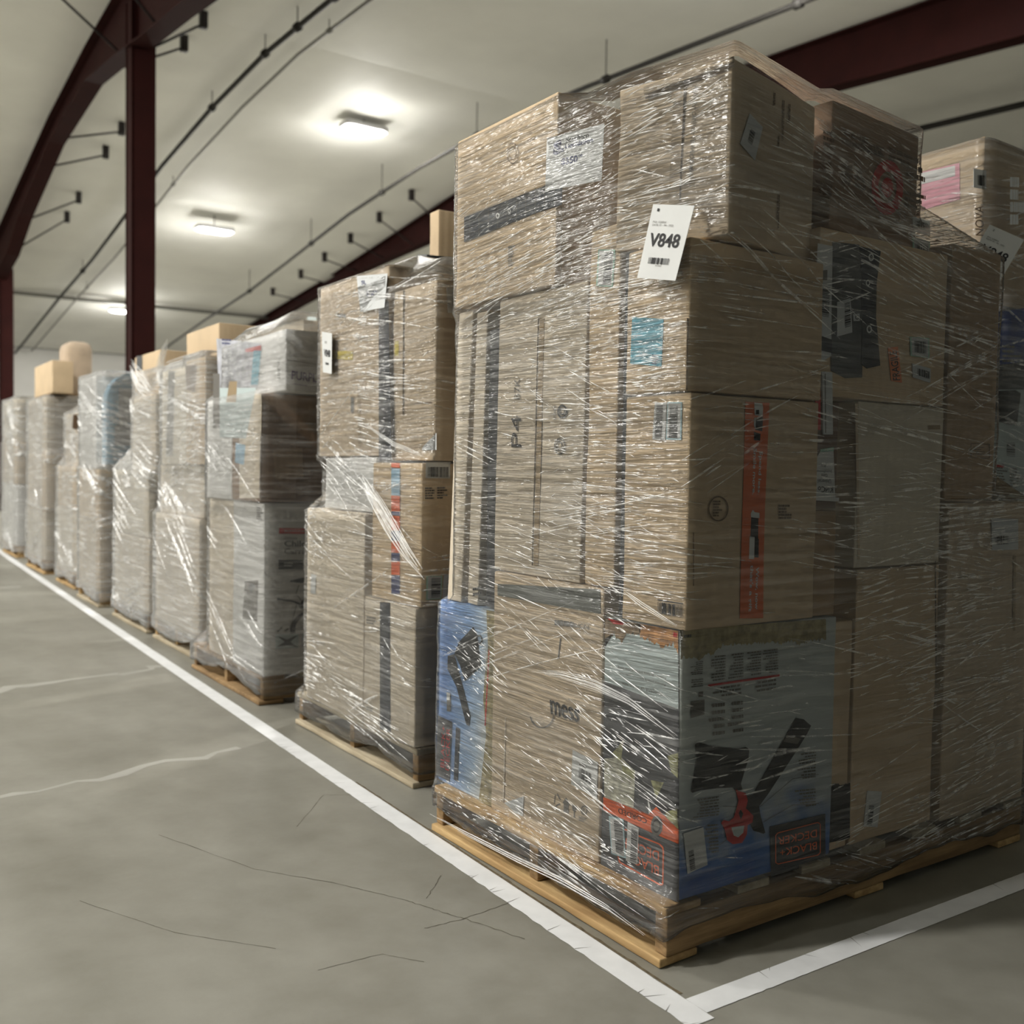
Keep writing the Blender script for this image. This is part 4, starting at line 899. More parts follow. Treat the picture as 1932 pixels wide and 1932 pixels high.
b = Carton(P, (.45, 2.66, 1.716), (.85, 2.86, 1.845), CARD['tan'], 'small tan carton with a pale label on the very top of the third load')
stick(b, 'A', [(581, 597), (598, 598), (596, 626), (578, 624)], mat=ICE); b.done()
b = Carton(P, (.35, 2.92, 1.716), (.9, 3.45, 1.80), CARD['pale'], 'flat pale carton under film on top of the third load'); b.done()
film(P, 'milky stretch film round the third load', FILM_MID, ztop=1.80, apex=None, off=.012, nth=300, slope=1.2, creases=420, dashes=300, width=(.0014, .0050), long_=.2, seed=21, cap=.2, zones=[(.0, .5, 1.45, 1.75, -.15, .05), (.0, .5, .2, 1.3, -.6, -.3)])

# ------------------------------------------------------------------ further loads, ever softer
P = 'fourth'; RECTS[P] = [([(.2, 4.02), (1.3, 4.02), (1.3, 4.95), (.2, 4.95)], .05, .137)]
pallet(.2, 4.02, .93, 1.1, 'wooden pallet under the fourth load, yellowish block end showing', WOODG, WOODY)
Carton(P, (.2, 4.02, Z0), (.7, 4.92, .80), CARD['grey'], 'wide greyish bottom carton of the fourth load').done()
Carton(P, (.22, 4.0, .804), (.7, 4.88, 1.10), CARD['pale'], 'low pale carton in the middle of the fourth load').done()
b = Carton(P, (.2, 3.92, 1.104), (.7, 4.28, 1.70), CARD['tan'], 'upright tan carton at the near upper side of the fourth load'); b.A.poly(b.mb, [(350, 690), (372, 688), (368, 740), (352, 735)], BINK); b.done()
b = Carton(P, (.21, 4.29, 1.104), (.7, 4.82, 1.68), CARD['cream'], 'cream carton at the far upper side of the fourth load'); b.A.poly(b.mb, [(318, 700), (330, 700), (326, 860), (314, 860)], GINK); b.done()
Carton(None, (.3, 4.0, 1.704), (.75, 4.62, 1.90), CARD['tan'], 'open tan carton standing above the film of the fourth load').done()
film(P, 'milky stretch film with a raised tail round the fourth load', FILM_FAR, ztop=1.72, off=.014, nth=220, slope=1.0, creases=420, width=(.003, .009), long_=.22, seed=31, cmat=CREASE2, zones=[(0, .5, 1.2, 1.7, -.3, .1), (0, .5, .7, 1.0, -.7, -.2)])
f4 = bpy.data.objects['stretch_film.003']
FT = Face((.21, 0, 0), (0, -1, 0), (0, 0, 1), (-1, 0, 0))
strand([FT.P(p) for p in ((304, 735), (300, 700), (309, 668), (318, 645))], .05, parent=f4, rs=11, k=12)
strand([FT.P(p) for p in ((300, 695), (340, 684), (396, 668))], .03, parent=f4, rs=12, k=10)
P = 'fifth'; RECTS[P] = [([(.2, 5.1), (1.3, 5.1), (1.3, 6.05), (.2, 6.05)], .05, .137)]
pallet(.2, 5.1, .95, 1.1, 'wooden pallet under the fifth load with a dark open end', WOODG, WOODX)
Carton(P, (.2, 5.08, Z0), (.7, 6.0, .62), CARD['grey'], 'wide bottom carton of the fifth load').done()
Carton(P, (.2, 5.1, .624), (.7, 5.98, 1.06), CARD['cream'], 'wide cream carton in the middle of the fifth load').done()
Carton(P, (.22, 5.0, 1.064), (.75, 5.58, 1.55), CARD['pale'], 'pale leaning carton near the top of the fifth load').done()
b = Carton(P, (.30, 5.2, 1.554), (.85, 5.86, 1.86), CARD['tan'], 'tan carton with a grey tape on top of the fifth load'); b.A.slab(b.part('packing_tape', 'grey tape'), [(258, 672), (269, 671), (269, 698), (258, 700)], GTAPE); b.done()
film(P, 'milky stretch film round the fifth load', FILM_FAR, ztop=1.74, off=.014, nth=220, slope=.9, creases=420, width=(.003, .010), long_=.25, seed=41, cmat=CREASE2, zones=[(0, .5, 1.1, 1.6, -.9, -.3), (0, .5, .2, 1.0, -.6, .1)])
f5 = bpy.data.objects['stretch_film.004']
FT = Face((.19, 0, 0), (0, -1, 0), (0, 0, 1), (-1, 0, 0))
strand([FT.P(p) for p in ((246, 688), (262, 715), (288, 742))], .07, parent=f5, rs=13, k=14)
strand([FT.P(p) for p in ((225, 895), (250, 880), (285, 905))], .05, parent=f5, rs=14, k=12)
P = 'sixth'; RECTS[P] = [([(.2, 6.5), (1.3, 6.5), (1.3, 7.3), (.2, 7.3)], .05, .137)]
pallet(.2, 6.5, .8, 1.1, 'wooden pallet under the sixth load below the blue package', WOODG, WOODY)
Carton(P, (.2, 6.5, Z0), (.75, 7.24, .66), CARD['mid'], 'bottom carton of the sixth load').done()
Carton(P, (.2, 6.52, .664), (.75, 7.24, 1.06), CARD['tan'], 'brown carton under the blue package of the sixth load').done()
Carton(P, (.2, 6.62, 1.064), (.75, 7.2, 1.78), CARD['white'], 'white upper carton behind the blue package of the sixth load').done()
# light blue soft package with rounded top
mb = MB(); n = 14; vs = []; fs = []
for k, y in enumerate((6.46, 6.605)):
    for i in range(n + 1): t = PI * i / n; vs.append((.43 - .19 * math.cos(t), y, 1.55 + .25 * math.sin(t)))
    vs += [(.62, y, 1.1), (.24, y, 1.1)]
M = n + 3; fs = [tuple(range(M)), tuple(range(2 * M - 1, M - 1, -1))] + [((i + 1) % M, i, i + M, (i + 1) % M + M) for i in range(M)]
mb.add(vs, fs, BLUEC); o = mb.build('soft_package'); tag(o, 'light blue rounded package wrapped to the end of the sixth load', 'package')
mb = MB(); rbox(mb, (.33, 6.446, 1.42), (.56, 6.459, 1.68), plain('clear_window_grey', (.40, .40, .40), .3, .5), .004); mb.build('window_panel', o)['label'] = 'grey clear window panel'
mb = MB(); rbox(mb, (.30, 6.446, 1.25), (.58, 6.459, 1.40), plain('clear_window_grey', (.40, .40, .40), .3, .5), .004); mb.build('window_panel', o)
RECTS[P].append(([(.24, 6.46), (.62, 6.46), (.62, 6.6), (.24, 6.6)], 1.1, 1.76))
film(P, 'milky stretch film round the sixth load', FILM_FAR, ztop=1.80, off=.014, nth=200, slope=.9, creases=320, width=(.003, .011), long_=.25, seed=51, cmat=CREASE2, cap=.2)
P = 'seventh'; RECTS[P] = [([(.27, 7.75), (1.3, 7.75), (1.3, 8.62), (.27, 8.62)], .05, .137)]
pallet(.27, 7.75, .87, 1.05, 'wooden pallet under the seventh load', WOODY, WOODY)
Carton(P, (.27, 7.72, Z0), (.8, 8.58, .70), CARD['pale'], 'pale bottom carton of the seventh load').done()
Carton(P, (.27, 7.74, .704), (.8, 8.56, 1.08), CARD['tan'], 'tan middle carton of the seventh load').done()
b = Carton(P, (.30, 7.75, 1.084), (.8, 8.35, 1.55), CARD['mid'], 'upper carton of the seventh load under its rounded film top'); b.E.poly(b.mb, [(138, 782), (152, 782), (150, 812), (136, 808)], BINK); b.done()
film(P, 'milky stretch film with a rounded top round the seventh load', FILM_FAR, ztop=1.56, apex=(.55, 8.1, 1.80), off=.016, nth=180, slope=.8, creases=260, width=(.004, .012), long_=.25, seed=61, cmat=CREASE2)
P = 'eighth'; RECTS[P] = [([(.26, 9.15), (1.3, 9.15), (1.3, 10.25), (.26, 10.25)], .05, .137)]
pallet(.26, 9.15, 1.1, 1.05, 'wooden pallet under the eighth load', WOODY, WOODX)
Carton(P, (.26, 9.15, Z0), (.8, 10.2, .62), CARD['grey'], 'bottom carton of the eighth load').done()
Carton(P, (.26, 9.12, .624), (.8, 10.15, 1.2), CARD['mid'], 'middle carton of the eighth load').done()
Carton(P, (.27, 9.15, 1.204), (.8, 10.2, 1.76), CARD['grey'], 'upper carton of the eighth load').done()
Carton(None, (.30, 9.0, 1.785), (.49, 10.0, 2.10), CARD['tan'], 'large tan carton above the film of the eighth load').done()
mb = MB(); rbox(mb, (.52, 9.5, 1.785), (.78, 9.95, 2.36), plain('rolled_goods_tan', (.50, .40, .30), .8, .2), .10)
Face((.52, 10, 2), (0, -1, 0), (0, 0, 1), (-1, 0, 0)).poly(mb, [(98, 686), (108, 684), (108, 697), (98, 698)], NAVY, .003)
tag(mb.build('padded_package'), 'slim tan package with rounded top beside the carton atop the eighth load', 'package')
film(P, 'milky stretch film round the eighth load', FILM_FAR, ztop=1.76, off=.016, nth=180, slope=.9, creases=240, width=(.004, .012), long_=.3, seed=71, cmat=CREASE2, cap=.3)
P = 'ninth'; RECTS[P] = [([(.30, 11.2), (1.3, 11.2), (1.3, 12.3), (.3, 12.3)], .05, .137)]
pallet(.30, 11.2, 1.1, 1.05, 'wooden pallet under the load at the far end of the row', WOODY, WOODY)
Carton(P, (.30, 11.2, Z0), (.85, 12.25, .85), CARD['white'], 'pale bottom carton of the farthest load').done()
Carton(P, (.30, 11.2, .854), (.85, 12.25, 1.35), CARD['mid'], 'middle carton of the farthest load').done()
Carton(P, (.30, 11.22, 1.354), (.85, 12.2, 1.84), CARD['cream'], 'upper carton of the farthest load').done()
film(P, 'milky stretch film round the farthest load', FILM_FAR, ztop=1.86, off=.016, nth=160, slope=.9, creases=200, width=(.004, .012), long_=.3, seed=81, cmat=CREASE2, cap=.3)

# ------------------------------------------------------------------ load standing behind the nearest one
P = 'back'; RECTS[P] = [([(1.62, .2), (2.8, .2), (2.8, 1.2), (1.62, 1.2)], .05, .137)]
c8 = C_(1700, 240, .3932)
pallet(1.62, .2, 1.0, 1.2, 'wooden pallet of the load behind the nearest one', WOODG, WOODX, 'wooden pallets of the back row')
Carton(P, (1.64, .24, Z0), (2.3, .9, .94), CARD['mid'], 'bottom carton of the load behind the nearest one').done()
b = Carton(P, (1.63, .22, .944), (2.3, .9, 1.66), CHAR, 'dark blue leaf blower carton behind the nearest load', name='leaf_blower_carton')
f = b.E; m = b.mb
f.poly(m, [(1872, 590), (1955, 578), (1955, 680), (1872, 690)], plain('deep_blue_print', (.015, .05, .24), .45, .4, .5, 12)); f.poly(m, [(1872, 735), (1955, 735), (1955, 960), (1872, 920)], ICE, .0012)
f.poly(m, [(1872, 738), (1915, 736), (1925, 742), (1918, 800), (1905, 802), (1890, 798), (1872, 795)], BLOWB, .002); f.lines(m, [(1890, 650), (1932, 652), (1932, 720), (1890, 722)], GINK, 8)
f.bars(m, [(1898, 835), (1914, 835), (1914, 862), (1898, 860)], INK, 14, along='v'); f.lines(m, [(1875, 880), (1932, 884), (1932, 925), (1875, 915)], GINK, 7, .002, cols=2); f.poly(m, [(1875, 877), (1893, 877), (1893, 882), (1875, 881)], REDI, .002); b.done()
b = Carton(P, (1.60, .28, 1.664), (1.88, .75, 2.21), CARD['tan'], 'tan top carton with a pink label behind the nearest load', rot=math.radians(0))
q = Q(c8, (100, 215), (282, 172), (285, 345), (100, 400)); stick(b, 'A', q, mat=PINK, label='pink label'); 
b.A.poly(b.kids[-1][1], Q(c8, (100, 220), (262, 185), (262, 235), (100, 275)), WINK, .0032)
q = Q(c8, (345, 200), (405, 208), (405, 300), (345, 290)); stick(b, 'E', q, bar=inset(q, .3, .3, .9, .85), n=14)
b.E.text(b.mb, 'NOVA', Q(c8, (355, 520), (350, 375), (392, 378), (396, 522)), BINK); b.done()
b = Carton(P, (1.885, .225, 1.664), (2.5, .7, 2.11), CARD['brown'], 'brown printed top carton beside the pink labelled one')
b.E.lines(b.mb, Q(c8, (520, 230), (600, 235), (600, 470), (520, 470)), LPAPER, 4, fill=.8); b.done()
FB = Face((0, .195, 1.6), (1, 0, 0), (0, 0, 1), (0, -1, 0))
sheet('pallet_tag', FB, Q(c8, (425, 467), (590, 540), (465, 755), (300, 682)), 'tilted white V848 tag on the load behind, half hidden by the nearest load', p_v848('2'))
film(P, 'stretch film round the load behind the nearest one', FILM_MID, ztop=2.195, off=.012, nth=260, slope=1.2, creases=700, width=(.0012, .0045), long_=.16, seed=91, cap=.12)
# ------------------------------------------------------------------ warehouse shell
def roofz(y): return float(np.interp(y, (-16, 5, 10, 12.6, 15, 18, 21.5, 24, 28, 36, 40), (5.3, 6.9, 7.2, 7.30, 7.22, 6.98, 6.52, 6.2, 5.85, 5.0, 4.6)))
XL, XR, YN, YF = -18.0, 44.0, -14.0, 36.0
def floor_mat():
    m, nt, out = mk('sealed_concrete'); b = principled(nt, out, .4, .42)
    tc = nt.nodes.new('ShaderNodeTexCoord'); v = tc.outputs['Object']
    f = noise_(nt, v, .9, 6, .6); g = noise_(nt, v, 7, 5, .65); k = noise_(nt, mapping(nt, v, (1, .35, 1)), 2.6, 4)
    s = math_(nt, 'ADD', math_(nt, 'ADD', math_(nt, 'MULTIPLY', f, .5), math_(nt, 'MULTIPLY', g, .25)), math_(nt, 'MULTIPLY', k, .25))
    c = ramp(nt, s, [(.32, (.145, .138, .112)), (.46, (.205, .198, .168)), (.58, (.255, .248, .215)), (.72, (.31, .305, .27))])
    L(nt, c, b.inputs['Base Color'])
    L(nt, math_(nt, 'ADD', math_(nt, 'MULTIPLY', k, .35), .22), b.inputs['Roughness'])
    L(nt, bump(nt, g, .06, .004), b.inputs['Normal'])
    return m
FLOORM = floor_mat()
CRACK = plain('concrete_crack_grime', (.12, .112, .088), .7, .2, .2)
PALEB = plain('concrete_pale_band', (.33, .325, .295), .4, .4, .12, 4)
mb = MB(); n = 8
mb.add([(XL, YN, -.1), (XR, YN, -.1), (XR, YF, -.1), (XL, YF, -.1), (XL, YN, 0), (XR, YN, 0), (XR, YF, 0), (XL, YF, 0)], [(3, 2, 1, 0), (4, 5, 6, 7), (0, 1, 5, 4), (1, 2, 6, 5), (2, 3, 7, 6), (3, 0, 4, 7)], FLOORM)
def crack(pts, w, m=CRACK, z=.0005, rs=1):
    r = random.Random(rs); P_ = []
    for a, b in zip(pts[:-1], pts[1:]):
        for i in range(10): t = i / 10; P_.append((a[0] + (b[0] - a[0]) * t + r.uniform(-1, 1) * w * 1.2, a[1] + (b[1] - a[1]) * t + r.uniform(-1, 1) * w * 1.2))
    P_.append(pts[-1]); vs = []
    for i, p in enumerate(P_):
        a = P_[max(0, i - 1)]; b = P_[min(len(P_) - 1, i + 1)]; dx, dy = b[0] - a[0], b[1] - a[1]; d = math.hypot(dx, dy) or 1; ww = w * r.uniform(.3, 1)
        vs += [(p[0] - dy / d * ww, p[1] + dx / d * ww, z), (p[0] + dy / d * ww, p[1] - dx / d * ww, z)]
    mb.add(vs, [(2 * i, 2 * i + 1, 2 * i + 3, 2 * i + 2) for i in range(len(P_) - 1)], m)
def fl(p):
    d = raydir(p); t = -CAM[2] / d[2]; q = CAM + d * t; return (q[0], q[1])
crack([fl(p) for p in ((760, 1697), (820, 1716), (880, 1735), (990, 1772))], .0022, rs=1)
crack([fl(p) for p in ((800, 1752), (870, 1735), (960, 1704))], .0016, rs=2); crack([fl(p) for p in ((805, 1695), (832, 1652))], .0016, rs=3)
crack([fl(p) for p in ((300, 1575), (480, 1640), (640, 1668), (760, 1697))], .0016, rs=4); crack([fl(p) for p in ((560, 1560), (610, 1500), (690, 1500))], .0015, rs=5)
crack([fl(p) for p in ((150, 1700), (330, 1760), (520, 1790))], .0012, rs=6); crack([fl(p) for p in ((600, 1830), (720, 1800), (800, 1815))], .0012, rs=7)
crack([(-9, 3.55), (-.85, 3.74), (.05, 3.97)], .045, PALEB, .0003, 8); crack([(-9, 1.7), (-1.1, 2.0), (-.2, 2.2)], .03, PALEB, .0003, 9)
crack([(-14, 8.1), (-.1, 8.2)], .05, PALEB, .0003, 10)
o = mb.build('floor', origin=(0, 0, 0)); tag(o, kind='structure')
CEILM = plain('white_roof_insulation', (.86, .855, .80), .7, .2, .05, .8)
nt = CEILM.node_tree; bb = [x for x in nt.nodes if x.type == 'BSDF_PRINCIPLED'][0]; tcn = [x for x in nt.nodes if x.type == 'TEX_COORD'][0]
L(nt, bump(nt, noise_(nt, mapping(nt, tcn.outputs['Object'], (1.6, .25, 1)), 1.2, 3, .5), .14, .12), bb.inputs['Normal'])
ys = [YN, -5, 5, 10, 12.6, 15, 18, 21.5, 24, 28, YF]
mb = MB(); vs = []
for y in ys: vs += [(XL, y, roofz(y)), (XR, y, roofz(y)), (XL, y, roofz(y) + .15), (XR, y, roofz(y) + .15)]
fs = []
for i in range(len(ys) - 1):
    a = 4 * i; fs += [(a + 4, a + 5, a + 1, a), (a + 2, a + 3, a + 7, a + 6), (a, a + 2, a + 6, a + 4), (a + 1, a + 5, a + 7, a + 3)]
mb.add(vs, fs, CEILM, False); o = mb.build('ceiling', origin=(0, 0, 5)); tag(o, kind='structure')
WALLM = plain('white_wall_liner', (.70, .69, .66), .7, .2, .04, 1.5)
def wall(name, lo, hi):
    m = MB(); (a, b, c), (d, e, f) = lo, hi
    m.add([(a, b, c), (d, b, c), (d, e, c), (a, e, c), (a, b, f), (d, b, f), (d, e, f), (a, e, f)], [(3, 2, 1, 0), (4, 5, 6, 7), (0, 1, 5, 4), (1, 2, 6, 5), (2, 3, 7, 6), (3, 0, 4, 7)], WALLM)
    tag(m.build(name), kind='structure')
wall('wall_back', (XL, YF - .1, 0), (XR, YF + .1, roofz(YF) + .05)); wall('wall_right', (XR - .1, YN, 0), (XR + .1, YF, 5.0)); wall('wall_left', (XL - .1, YN, 0), (XL + .1, YF, 5.0))
TRIMM = plain('grey_eave_trim', (.34, .34, .31), .6, .3, .05)
mb = MB(); mb.add([(XL, YF - .16, 4.98), (XR, YF - .16, 4.98), (XR, YF - .1, 4.98), (XL, YF - .1, 4.98), (XL, YF - .16, 5.1), (XR, YF - .16, 5.1), (XR, YF - .1, 5.1), (XL, YF - .1, 5.1)], [(3, 2, 1, 0), (4, 5, 6, 7), (0, 1, 5, 4), (2, 3, 7, 6)], TRIMM); tag(mb.build('trim_1'), kind='structure')

# taped floor lines with worn edges
TAPE = plain('white_floor_paint', (.74, .75, .76), .45, .4, .06, 14)
GRIME = plain('brown_grime', (.13, .105, .07), .9, .1, .4, 60)
def line(name, a, b, w, label, worn):
    mb = MB(); r = random.Random(5); d = np.array(b) - np.array(a); ln = np.linalg.norm(d); d /= ln; nn = np.array([-d[1], d[0]]); n = int(ln / .016); n = min(n, 900); vs = []
    for i in range(n + 1):
        t = ln * i / n; p = np.array(a) + d * t; k = (1 if t < worn else .25)
        e = .004 * noise.noise(Vector((t * 30, 0, 0))) * k + .003 * noise.noise(Vector((t * 90, 3, 0))) * k; e2 = .002 * noise.noise(Vector((t * 60, 9, 0)))
        for q, z in ((w / 2 + e, .0014), (-w / 2 + e2, .0014)): vs.append((*(p + nn * q), z))
    mb.add(vs, [(2 * i + 1, 2 * i + 3, 2 * i + 2, 2 * i) for i in range(n)], TAPE)
    for i in range(26):
        t = r.uniform(0, worn) if worn else r.uniform(.2, 6); p = np.array(a) + d * t + nn * (w / 2); L_ = r.uniform(.01, .05); q = p - nn * L_ + d * r.uniform(-.02, .02)
        s = d * .0011; mb.add([(*(p - s), .0019), (*(q), .0019), (*(p + s), .0019)], [(0, 1, 2)], GINK)
    o = mb.build(name); tag(o, label, 'floor line', kind='structure'); return o
line('floor_marking_line', (-.088, -.205), (.62, 26.0), .068, 'white painted line along the foot of the pallet row', 2.4)
line('floor_marking_line', (-.052, -.152), (9.0, -.27), .062, 'white painted line across the end of the pallet row', .0)
mb = MB(); vs = []
for i in range(140):
    t = -.1 + i * .012; w = .004 + .006 * max(0, noise.noise(Vector((t * 25, 0, 4)))); x = -.043 + t * .026
    vs += [(x - .003, t, .0008), (x + w, t, .0008)]
mb.add(vs, [(2 * i, 2 * i + 1, 2 * i + 3, 2 * i + 2) for i in range(139)], GRIME); tag(mb.build('grime_streak'), 'thin brown grime along the inner edge of the white line', 'dirt', kind='stuff')

# ------------------------------------------------------------------ steel frame
STEEL = plain('maroon_steel_paint', (.026, .0055, .0045), .75, .12, .15, 3)
STEELD = plain('dark_steel_rod', (.016, .011, .010), .5, .35, .1)
PIPE = plain('grey_steel_pipe', (.20, .195, .175), .5, .4, .06)
PIPED = plain('dark_steel_pipe', (.035, .033, .03), .6, .2, .06)
def tube(mb, pts, r, m, n=10):
    pts = [np.array(p, float) for p in pts]; k0 = []
    for i, p in enumerate(pts):
        d = pts[min(i + 1, len(pts) - 1)] - pts[max(i - 1, 0)]; d /= np.linalg.norm(d); u = np.cross(d, (0, 0, 1) if abs(d[2]) < .9 else (1, 0, 0)); u /= np.linalg.norm(u); v = np.cross(d, u)
        k0 += [p + (u * math.cos(2 * PI * j / n) + v * math.sin(2 * PI * j / n)) * r for j in range(n)]
    fs = [(i * n + j, i * n + (j + 1) % n, (i + 1) * n + (j + 1) % n, (i + 1) * n + j) for i in range(len(pts) - 1) for j in range(n)]
    fs += [tuple(range(n))[::-1], tuple(range((len(pts) - 1) * n, len(pts) * n))]
    mb.add(k0, fs, m, True)
def ibeam(mb, secs, fw, ft, wt, m):
    """sections (y, x, zbottom, ztop) joined into an I beam running along Y"""
    prof = []
    for (y, x, a, b) in secs:
        h = fw / 2; w = wt / 2
        prof.append([(x - h, y, a), (x + h, y, a), (x + h, y, a + ft), (x + w, y, a + ft), (x + w, y, b - ft), (x + h, y, b - ft), (x + h, y, b), (x - h, y, b), (x - h, y, b - ft), (x - w, y, b - ft), (x - w, y, a + ft), (x - h, y, a + ft)])
    vs = [p for q in prof for p in q]; n = 12
    fs = [(i * n + j, i * n + (j + 1) % n, (i + 1) * n + (j + 1) % n, (i + 1) * n + j) for i in range(len(secs) - 1) for j in range(n)] + [tuple(range(n)), tuple(range((len(secs) - 1) * n, len(secs) * n))[::-1]]
    mb.add(vs, fs, m)
def column(x, y, zt, label, s=.30):
    t = empty('steel_column', (x, y, 0)); tag(t, label, 'column', 'steel columns behind the pallet row')
    mb = MB(); h = s / 2
    for a in (-h, h - .02): mb.add([(x - h, y + a, .02), (x + h, y + a, .02), (x + h, y + a + .02, .02), (x - h, y + a + .02, .02), (x - h, y + a, zt), (x + h, y + a, zt), (x + h, y + a + .02, zt), (x - h, y + a + .02, zt)], [(3, 2, 1, 0), (4, 5, 6, 7), (0, 1, 5, 4), (1, 2, 6, 5), (2, 3, 7, 6), (3, 0, 4, 7)], STEEL)
    mb.add([(x - h * .9, y - h, .02), (x - h * .9 + .014, y - h, .02), (x - h * .9 + .014, y + h, .02), (x - h * .9, y + h, .02), (x - h * .9, y - h, zt), (x - h * .9 + .014, y - h, zt), (x - h * .9 + .014, y + h, zt), (x - h * .9, y + h, zt)], [(3, 2, 1, 0), (4, 5, 6, 7), (0, 1, 5, 4), (1, 2, 6, 5), (2, 3, 7, 6), (3, 0, 4, 7)], STEEL)
    mb.build('shaft', t)
    mb = MB(); rbox(mb, (x - .22, y - .22, 0), (x + .22, y + .22, .02), STEEL, .003); mb.build('base_plate', t)
column(1.86, 11.95, 7.0, 'thick dark maroon steel column rising above the fourth and fifth loads'); column(1.95, 24.3, 5.55, 'slim distant red brown steel column at the left edge of the photo', .28)
def rafter(x, secs, label, braces):
    t = empty('roof_rafter', (x, secs[0][0], secs[0][1])); tag(t, label, 'rafter', 'steel roof rafters')
    mb = MB(); ibeam(mb, [(y, x, a, b) for y, a, b in secs], .26, .018, .012, STEEL); mb.build('beam', t)
    for (y, sx) in braces:
        a = float(np.interp(y, [q[0] for q in secs], [q[1] for q in secs])); e = x + sx * 1.0; ze = roofz(y) - .06
        mb = MB(); tube(mb, [(x + sx * .12, y, a + .03), (e, y, max(ze - .1, a + .12))], .017, STEELD); rbox(mb, (e - .05, y - .05, max(ze - .16, a + .08)), (e + .05, y + .05, ze + .07), STEELD, .006); mb.build('brace_rod', t)
rafter(1.8, [(y, a, roofz(y) - .02) for y, a in ((-12, 5.0), (4, 6.1), (9, 6.0), (11.2, 6.28), (12.6, 6.5), (14.4, 6.72), (17.3, 6.58), (20.5, 5.98), (22.2, 5.5), (24.4, 5.25), (27, 5.35), (35.8, 4.75))],
       'long maroon rafter running over the dark columns', [(9.5, 1), (10.6, 1), (12.4, 1), (13.3, 1), (17.0, 1), (18.2, 1), (20.6, 1), (21.8, 1), (10.6, -1), (12.4, -1)])
rafter(9.8, [(y, a, roofz(y) - .02) for y, a in ((-12, 5.0), (3, 5.95), (5, 6.12), (8, 6.38), (12, 6.4), (17, 6.3), (21.5, 6.12), (26, 5.75), (35.8, 4.8))],
       'dark rafter crossing behind the nearest load to the upper right', [(y, -1) for y in (17.5, 19, 20.5, 22, 23.5, 25.5)] )
def pipe(x, dz, r, m, y0, y1, label, couple=(), group='sprinkler pipes under the roof'):
    t = empty('sprinkler_pipe', (x, y0, roofz(y0) - dz)); tag(t, label, 'pipe', group)
    ys_ = [y0] + [y for y in (5, 10, 12.6, 15, 18, 21.5, 24, 28) if y0 < y < y1] + [y1]
    mb = MB(); tube(mb, [(x, y, roofz(y) - dz) for y in ys_], r, m); mb.build('pipe_run', t)
    for y in couple:
        z = roofz(y) - dz; s = .04 * (roofz(y + .5) - roofz(y - .5))
        mb = MB(); tube(mb, [(x, y - .05, z - s), (x, y + .05, z + s)], r * 1.7, m); tube(mb, [(x, y, z), (x, y, roofz(y) + .03)], .008, m, 6); mb.build('hanger', t)
pipe(3.75, .27, .036, PIPED, -8, 35.7, 'dark sprinkler pipe above the column, nearest the rafter', (7, 9.2, 10.2, 11.4, 12.6, 15, 20, 25))
pipe(4.25, .16, .022, PIPE, -8, 35.7, 'thin grey conduit beside the dark sprinkler pipe', (11.5, 19, 27))
pipe(7.6, .55, .034, PIPED, -8, 35.7, 'sprinkler pipe passing behind the top of the nearest load', (6.2, 9.6, 13, 16.5, 20, 24))
pipe(13.2, .35, .05, PIPED, -8, 35.7, 'pipe to the right of the dark rafter', (4, 9)); pipe(16.5, .3, .045, PIPE, -8, 35.7, 'second pipe to the right of the dark rafter', (6,)); pipe(20.5, .3, .05, PIPE, -8, 35.7, 'third pipe at the far right of the roof', (5,))
t = empty('cross_pipe', (3, 28.5, 5.68)); tag(t, 'long pipe crossing the far bay from side to side', 'pipe', 'sprinkler pipes under the roof')
mb = MB(); tube(mb, [(-2, 28.5, 5.66), (10.5, 28.5, 5.70)], .05, PIPE); mb.build('pipe_run', t)
t = empty('conduit', (4.2, 14.6, 7.3)); tag(t, 'short conduit from the grey pipe to the nearest ceiling light', 'conduit'); mb = MB(); tube(mb, [(4.25, 14.6, 7.31), (6.3, 14.9, 7.40)], .014, PIPE, 8); mb.build('conduit_run', t); mb = MB(); rbox(mb, (4.18, 14.52, 7.27), (4.34, 14.68, 7.35), PIPED, .01); mb.build('junction_box', t)

# ------------------------------------------------------------------ lamps
LAMP = 345.0
m, nt, out = mk('lit_diffuser'); em = nt.nodes.new('ShaderNodeEmission'); em.inputs[0].default_value = (1.0, .975, .92, 1); em.inputs[1].default_value = LAMP; L(nt, em.outputs[0], out.inputs[0]); GLOW = m
HOUS = plain('white_lamp_housing', (.7, .7, .7), .5, .3, .02)
def lamp(x, y, z, label, sx=.78, sy=.34):
    t = empty('ceiling_light', (x, y, z)); tag(t, label, 'ceiling light', 'high bay lights under the roof')
    mb = MB(); rbox(mb, (x - sx * .51, y - sy * .51, z + .037), (x + sx * .51, y + sy * .51, z + .13), HOUS, .02); mb.build('housing', t)
    mb = MB(); a, b = sx / 2, sy / 2; c = .75
    vs = [(x + px * a * q, y + py * b * q, zz) for q, zz in ((c, z), (1, z + .028), (1, z + .036)) for px, py in ((-1, -.7), (-.8, -1), (.8, -1), (1, -.7), (1, .7), (.8, 1), (-.8, 1), (-1, .7))]
    mb.add(vs, [tuple(range(8))[::-1]] + [(i * 8 + j, i * 8 + (j + 1) % 8, (i + 1) * 8 + (j + 1) % 8, (i + 1) * 8 + j) for i in range(2) for j in range(8)], GLOW); mb.build('diffuser', t)
    mb = MB(); tube(mb, [(x, y, z + .14), (x, y, roofz(y) + .02)], .012, PIPE, 6); mb.build('drop_rod', t)
for x, y, z, l in ((6.35, 14.75, 7.0, 'largest visible ceiling light, above the second and third loads'), (5.62, 20.7, 6.25, 'middle ceiling light of the three in view'), (5.62, 28.8, 5.46, 'smallest and farthest ceiling light beside the dark column')): lamp(x, y, z, l)
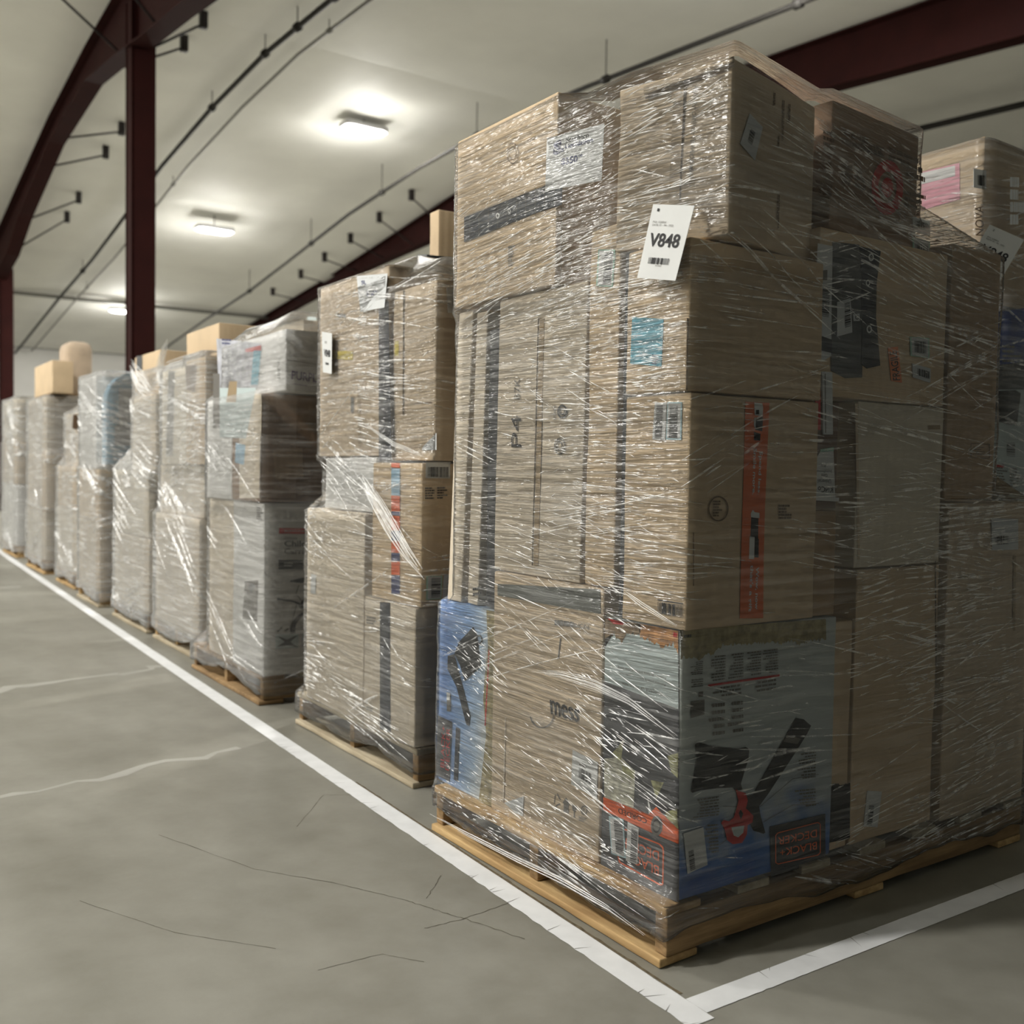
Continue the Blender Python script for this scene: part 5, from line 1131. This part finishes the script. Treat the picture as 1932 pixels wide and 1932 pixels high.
for x, y, l in ((6.3, 5.6, 'ceiling light over the back row, just above the photo edge'), (-5.0, 1.7, 'unseen ceiling light over the aisle beside the nearest load'), (-5.0, 8.4, 'unseen ceiling light over the aisle beside the seventh load'), (-5.0, 15.0, 'unseen ceiling light over the aisle past the end of the row'), (-5.0, 21.6, 'unseen ceiling light over the aisle near the far wall'),
                (-12.0, 1.7, 'unseen ceiling light across the hall level with the nearest load'), (-12.0, 8.4, 'unseen ceiling light across the hall level with the seventh load'), (-12.0, 15.0, 'unseen ceiling light across the hall past the end of the row'), (14.0, 21.5, 'ceiling light over the right hand bay behind the tall loads')):
    lamp(x, y, roofz(y) - .35, l)  # unseen lamps; the aisle and hall rows are added to brighten the aisle faces
w = bpy.data.worlds.new('World'); SC.world = w; w.use_nodes = True
bg = w.node_tree.nodes.get('Background') or w.node_tree.nodes.new('ShaderNodeBackground'); bg.inputs[0].default_value = (.80, .84, .78, 1); bg.inputs[1].default_value = .14
wo = w.node_tree.nodes.get('World Output') or w.node_tree.nodes.new('ShaderNodeOutputWorld'); L(w.node_tree, bg.outputs[0], wo.inputs[0])

# ------------------------------------------------------------------ camera
cd_ = bpy.data.cameras.new('camera'); co = bpy.data.objects.new('camera', cd_); COL.objects.link(co); SC.camera = co
cd_.sensor_fit = 'HORIZONTAL'; cd_.sensor_width = 36.0; cd_.lens = 36.0 * FPX / 1932; cd_.clip_start = .05; cd_.clip_end = 200
co.matrix_world = Matrix(((ROT[0][0], ROT[0][1], -ROT[0][2], CAM[0]), (ROT[1][0], ROT[1][1], -ROT[1][2], CAM[1]), (ROT[2][0], ROT[2][1], -ROT[2][2], CAM[2]), (0, 0, 0, 1)))
cd_.dof.use_dof = True; cd_.dof.focus_distance = 2.55; cd_.dof.aperture_fstop = 3.2
SC.view_settings.view_transform = 'Standard'; SC.view_settings.look = 'None'; SC.view_settings.gamma = 1.0; SC.view_settings.exposure = 0.86; SC.view_settings.use_curve_mapping = False
cy = SC.cycles; cy.max_bounces = 7; cy.diffuse_bounces = 3; cy.glossy_bounces = 3; cy.transmission_bounces = 2; cy.transparent_max_bounces = 12; cy.caustics_reflective = False; cy.caustics_refractive = False
cy.sample_clamp_indirect = 4.0; cy.sample_clamp_direct = 12.0; cy.use_denoising = True; cy.use_adaptive_sampling = True; cy.adaptive_threshold = .03
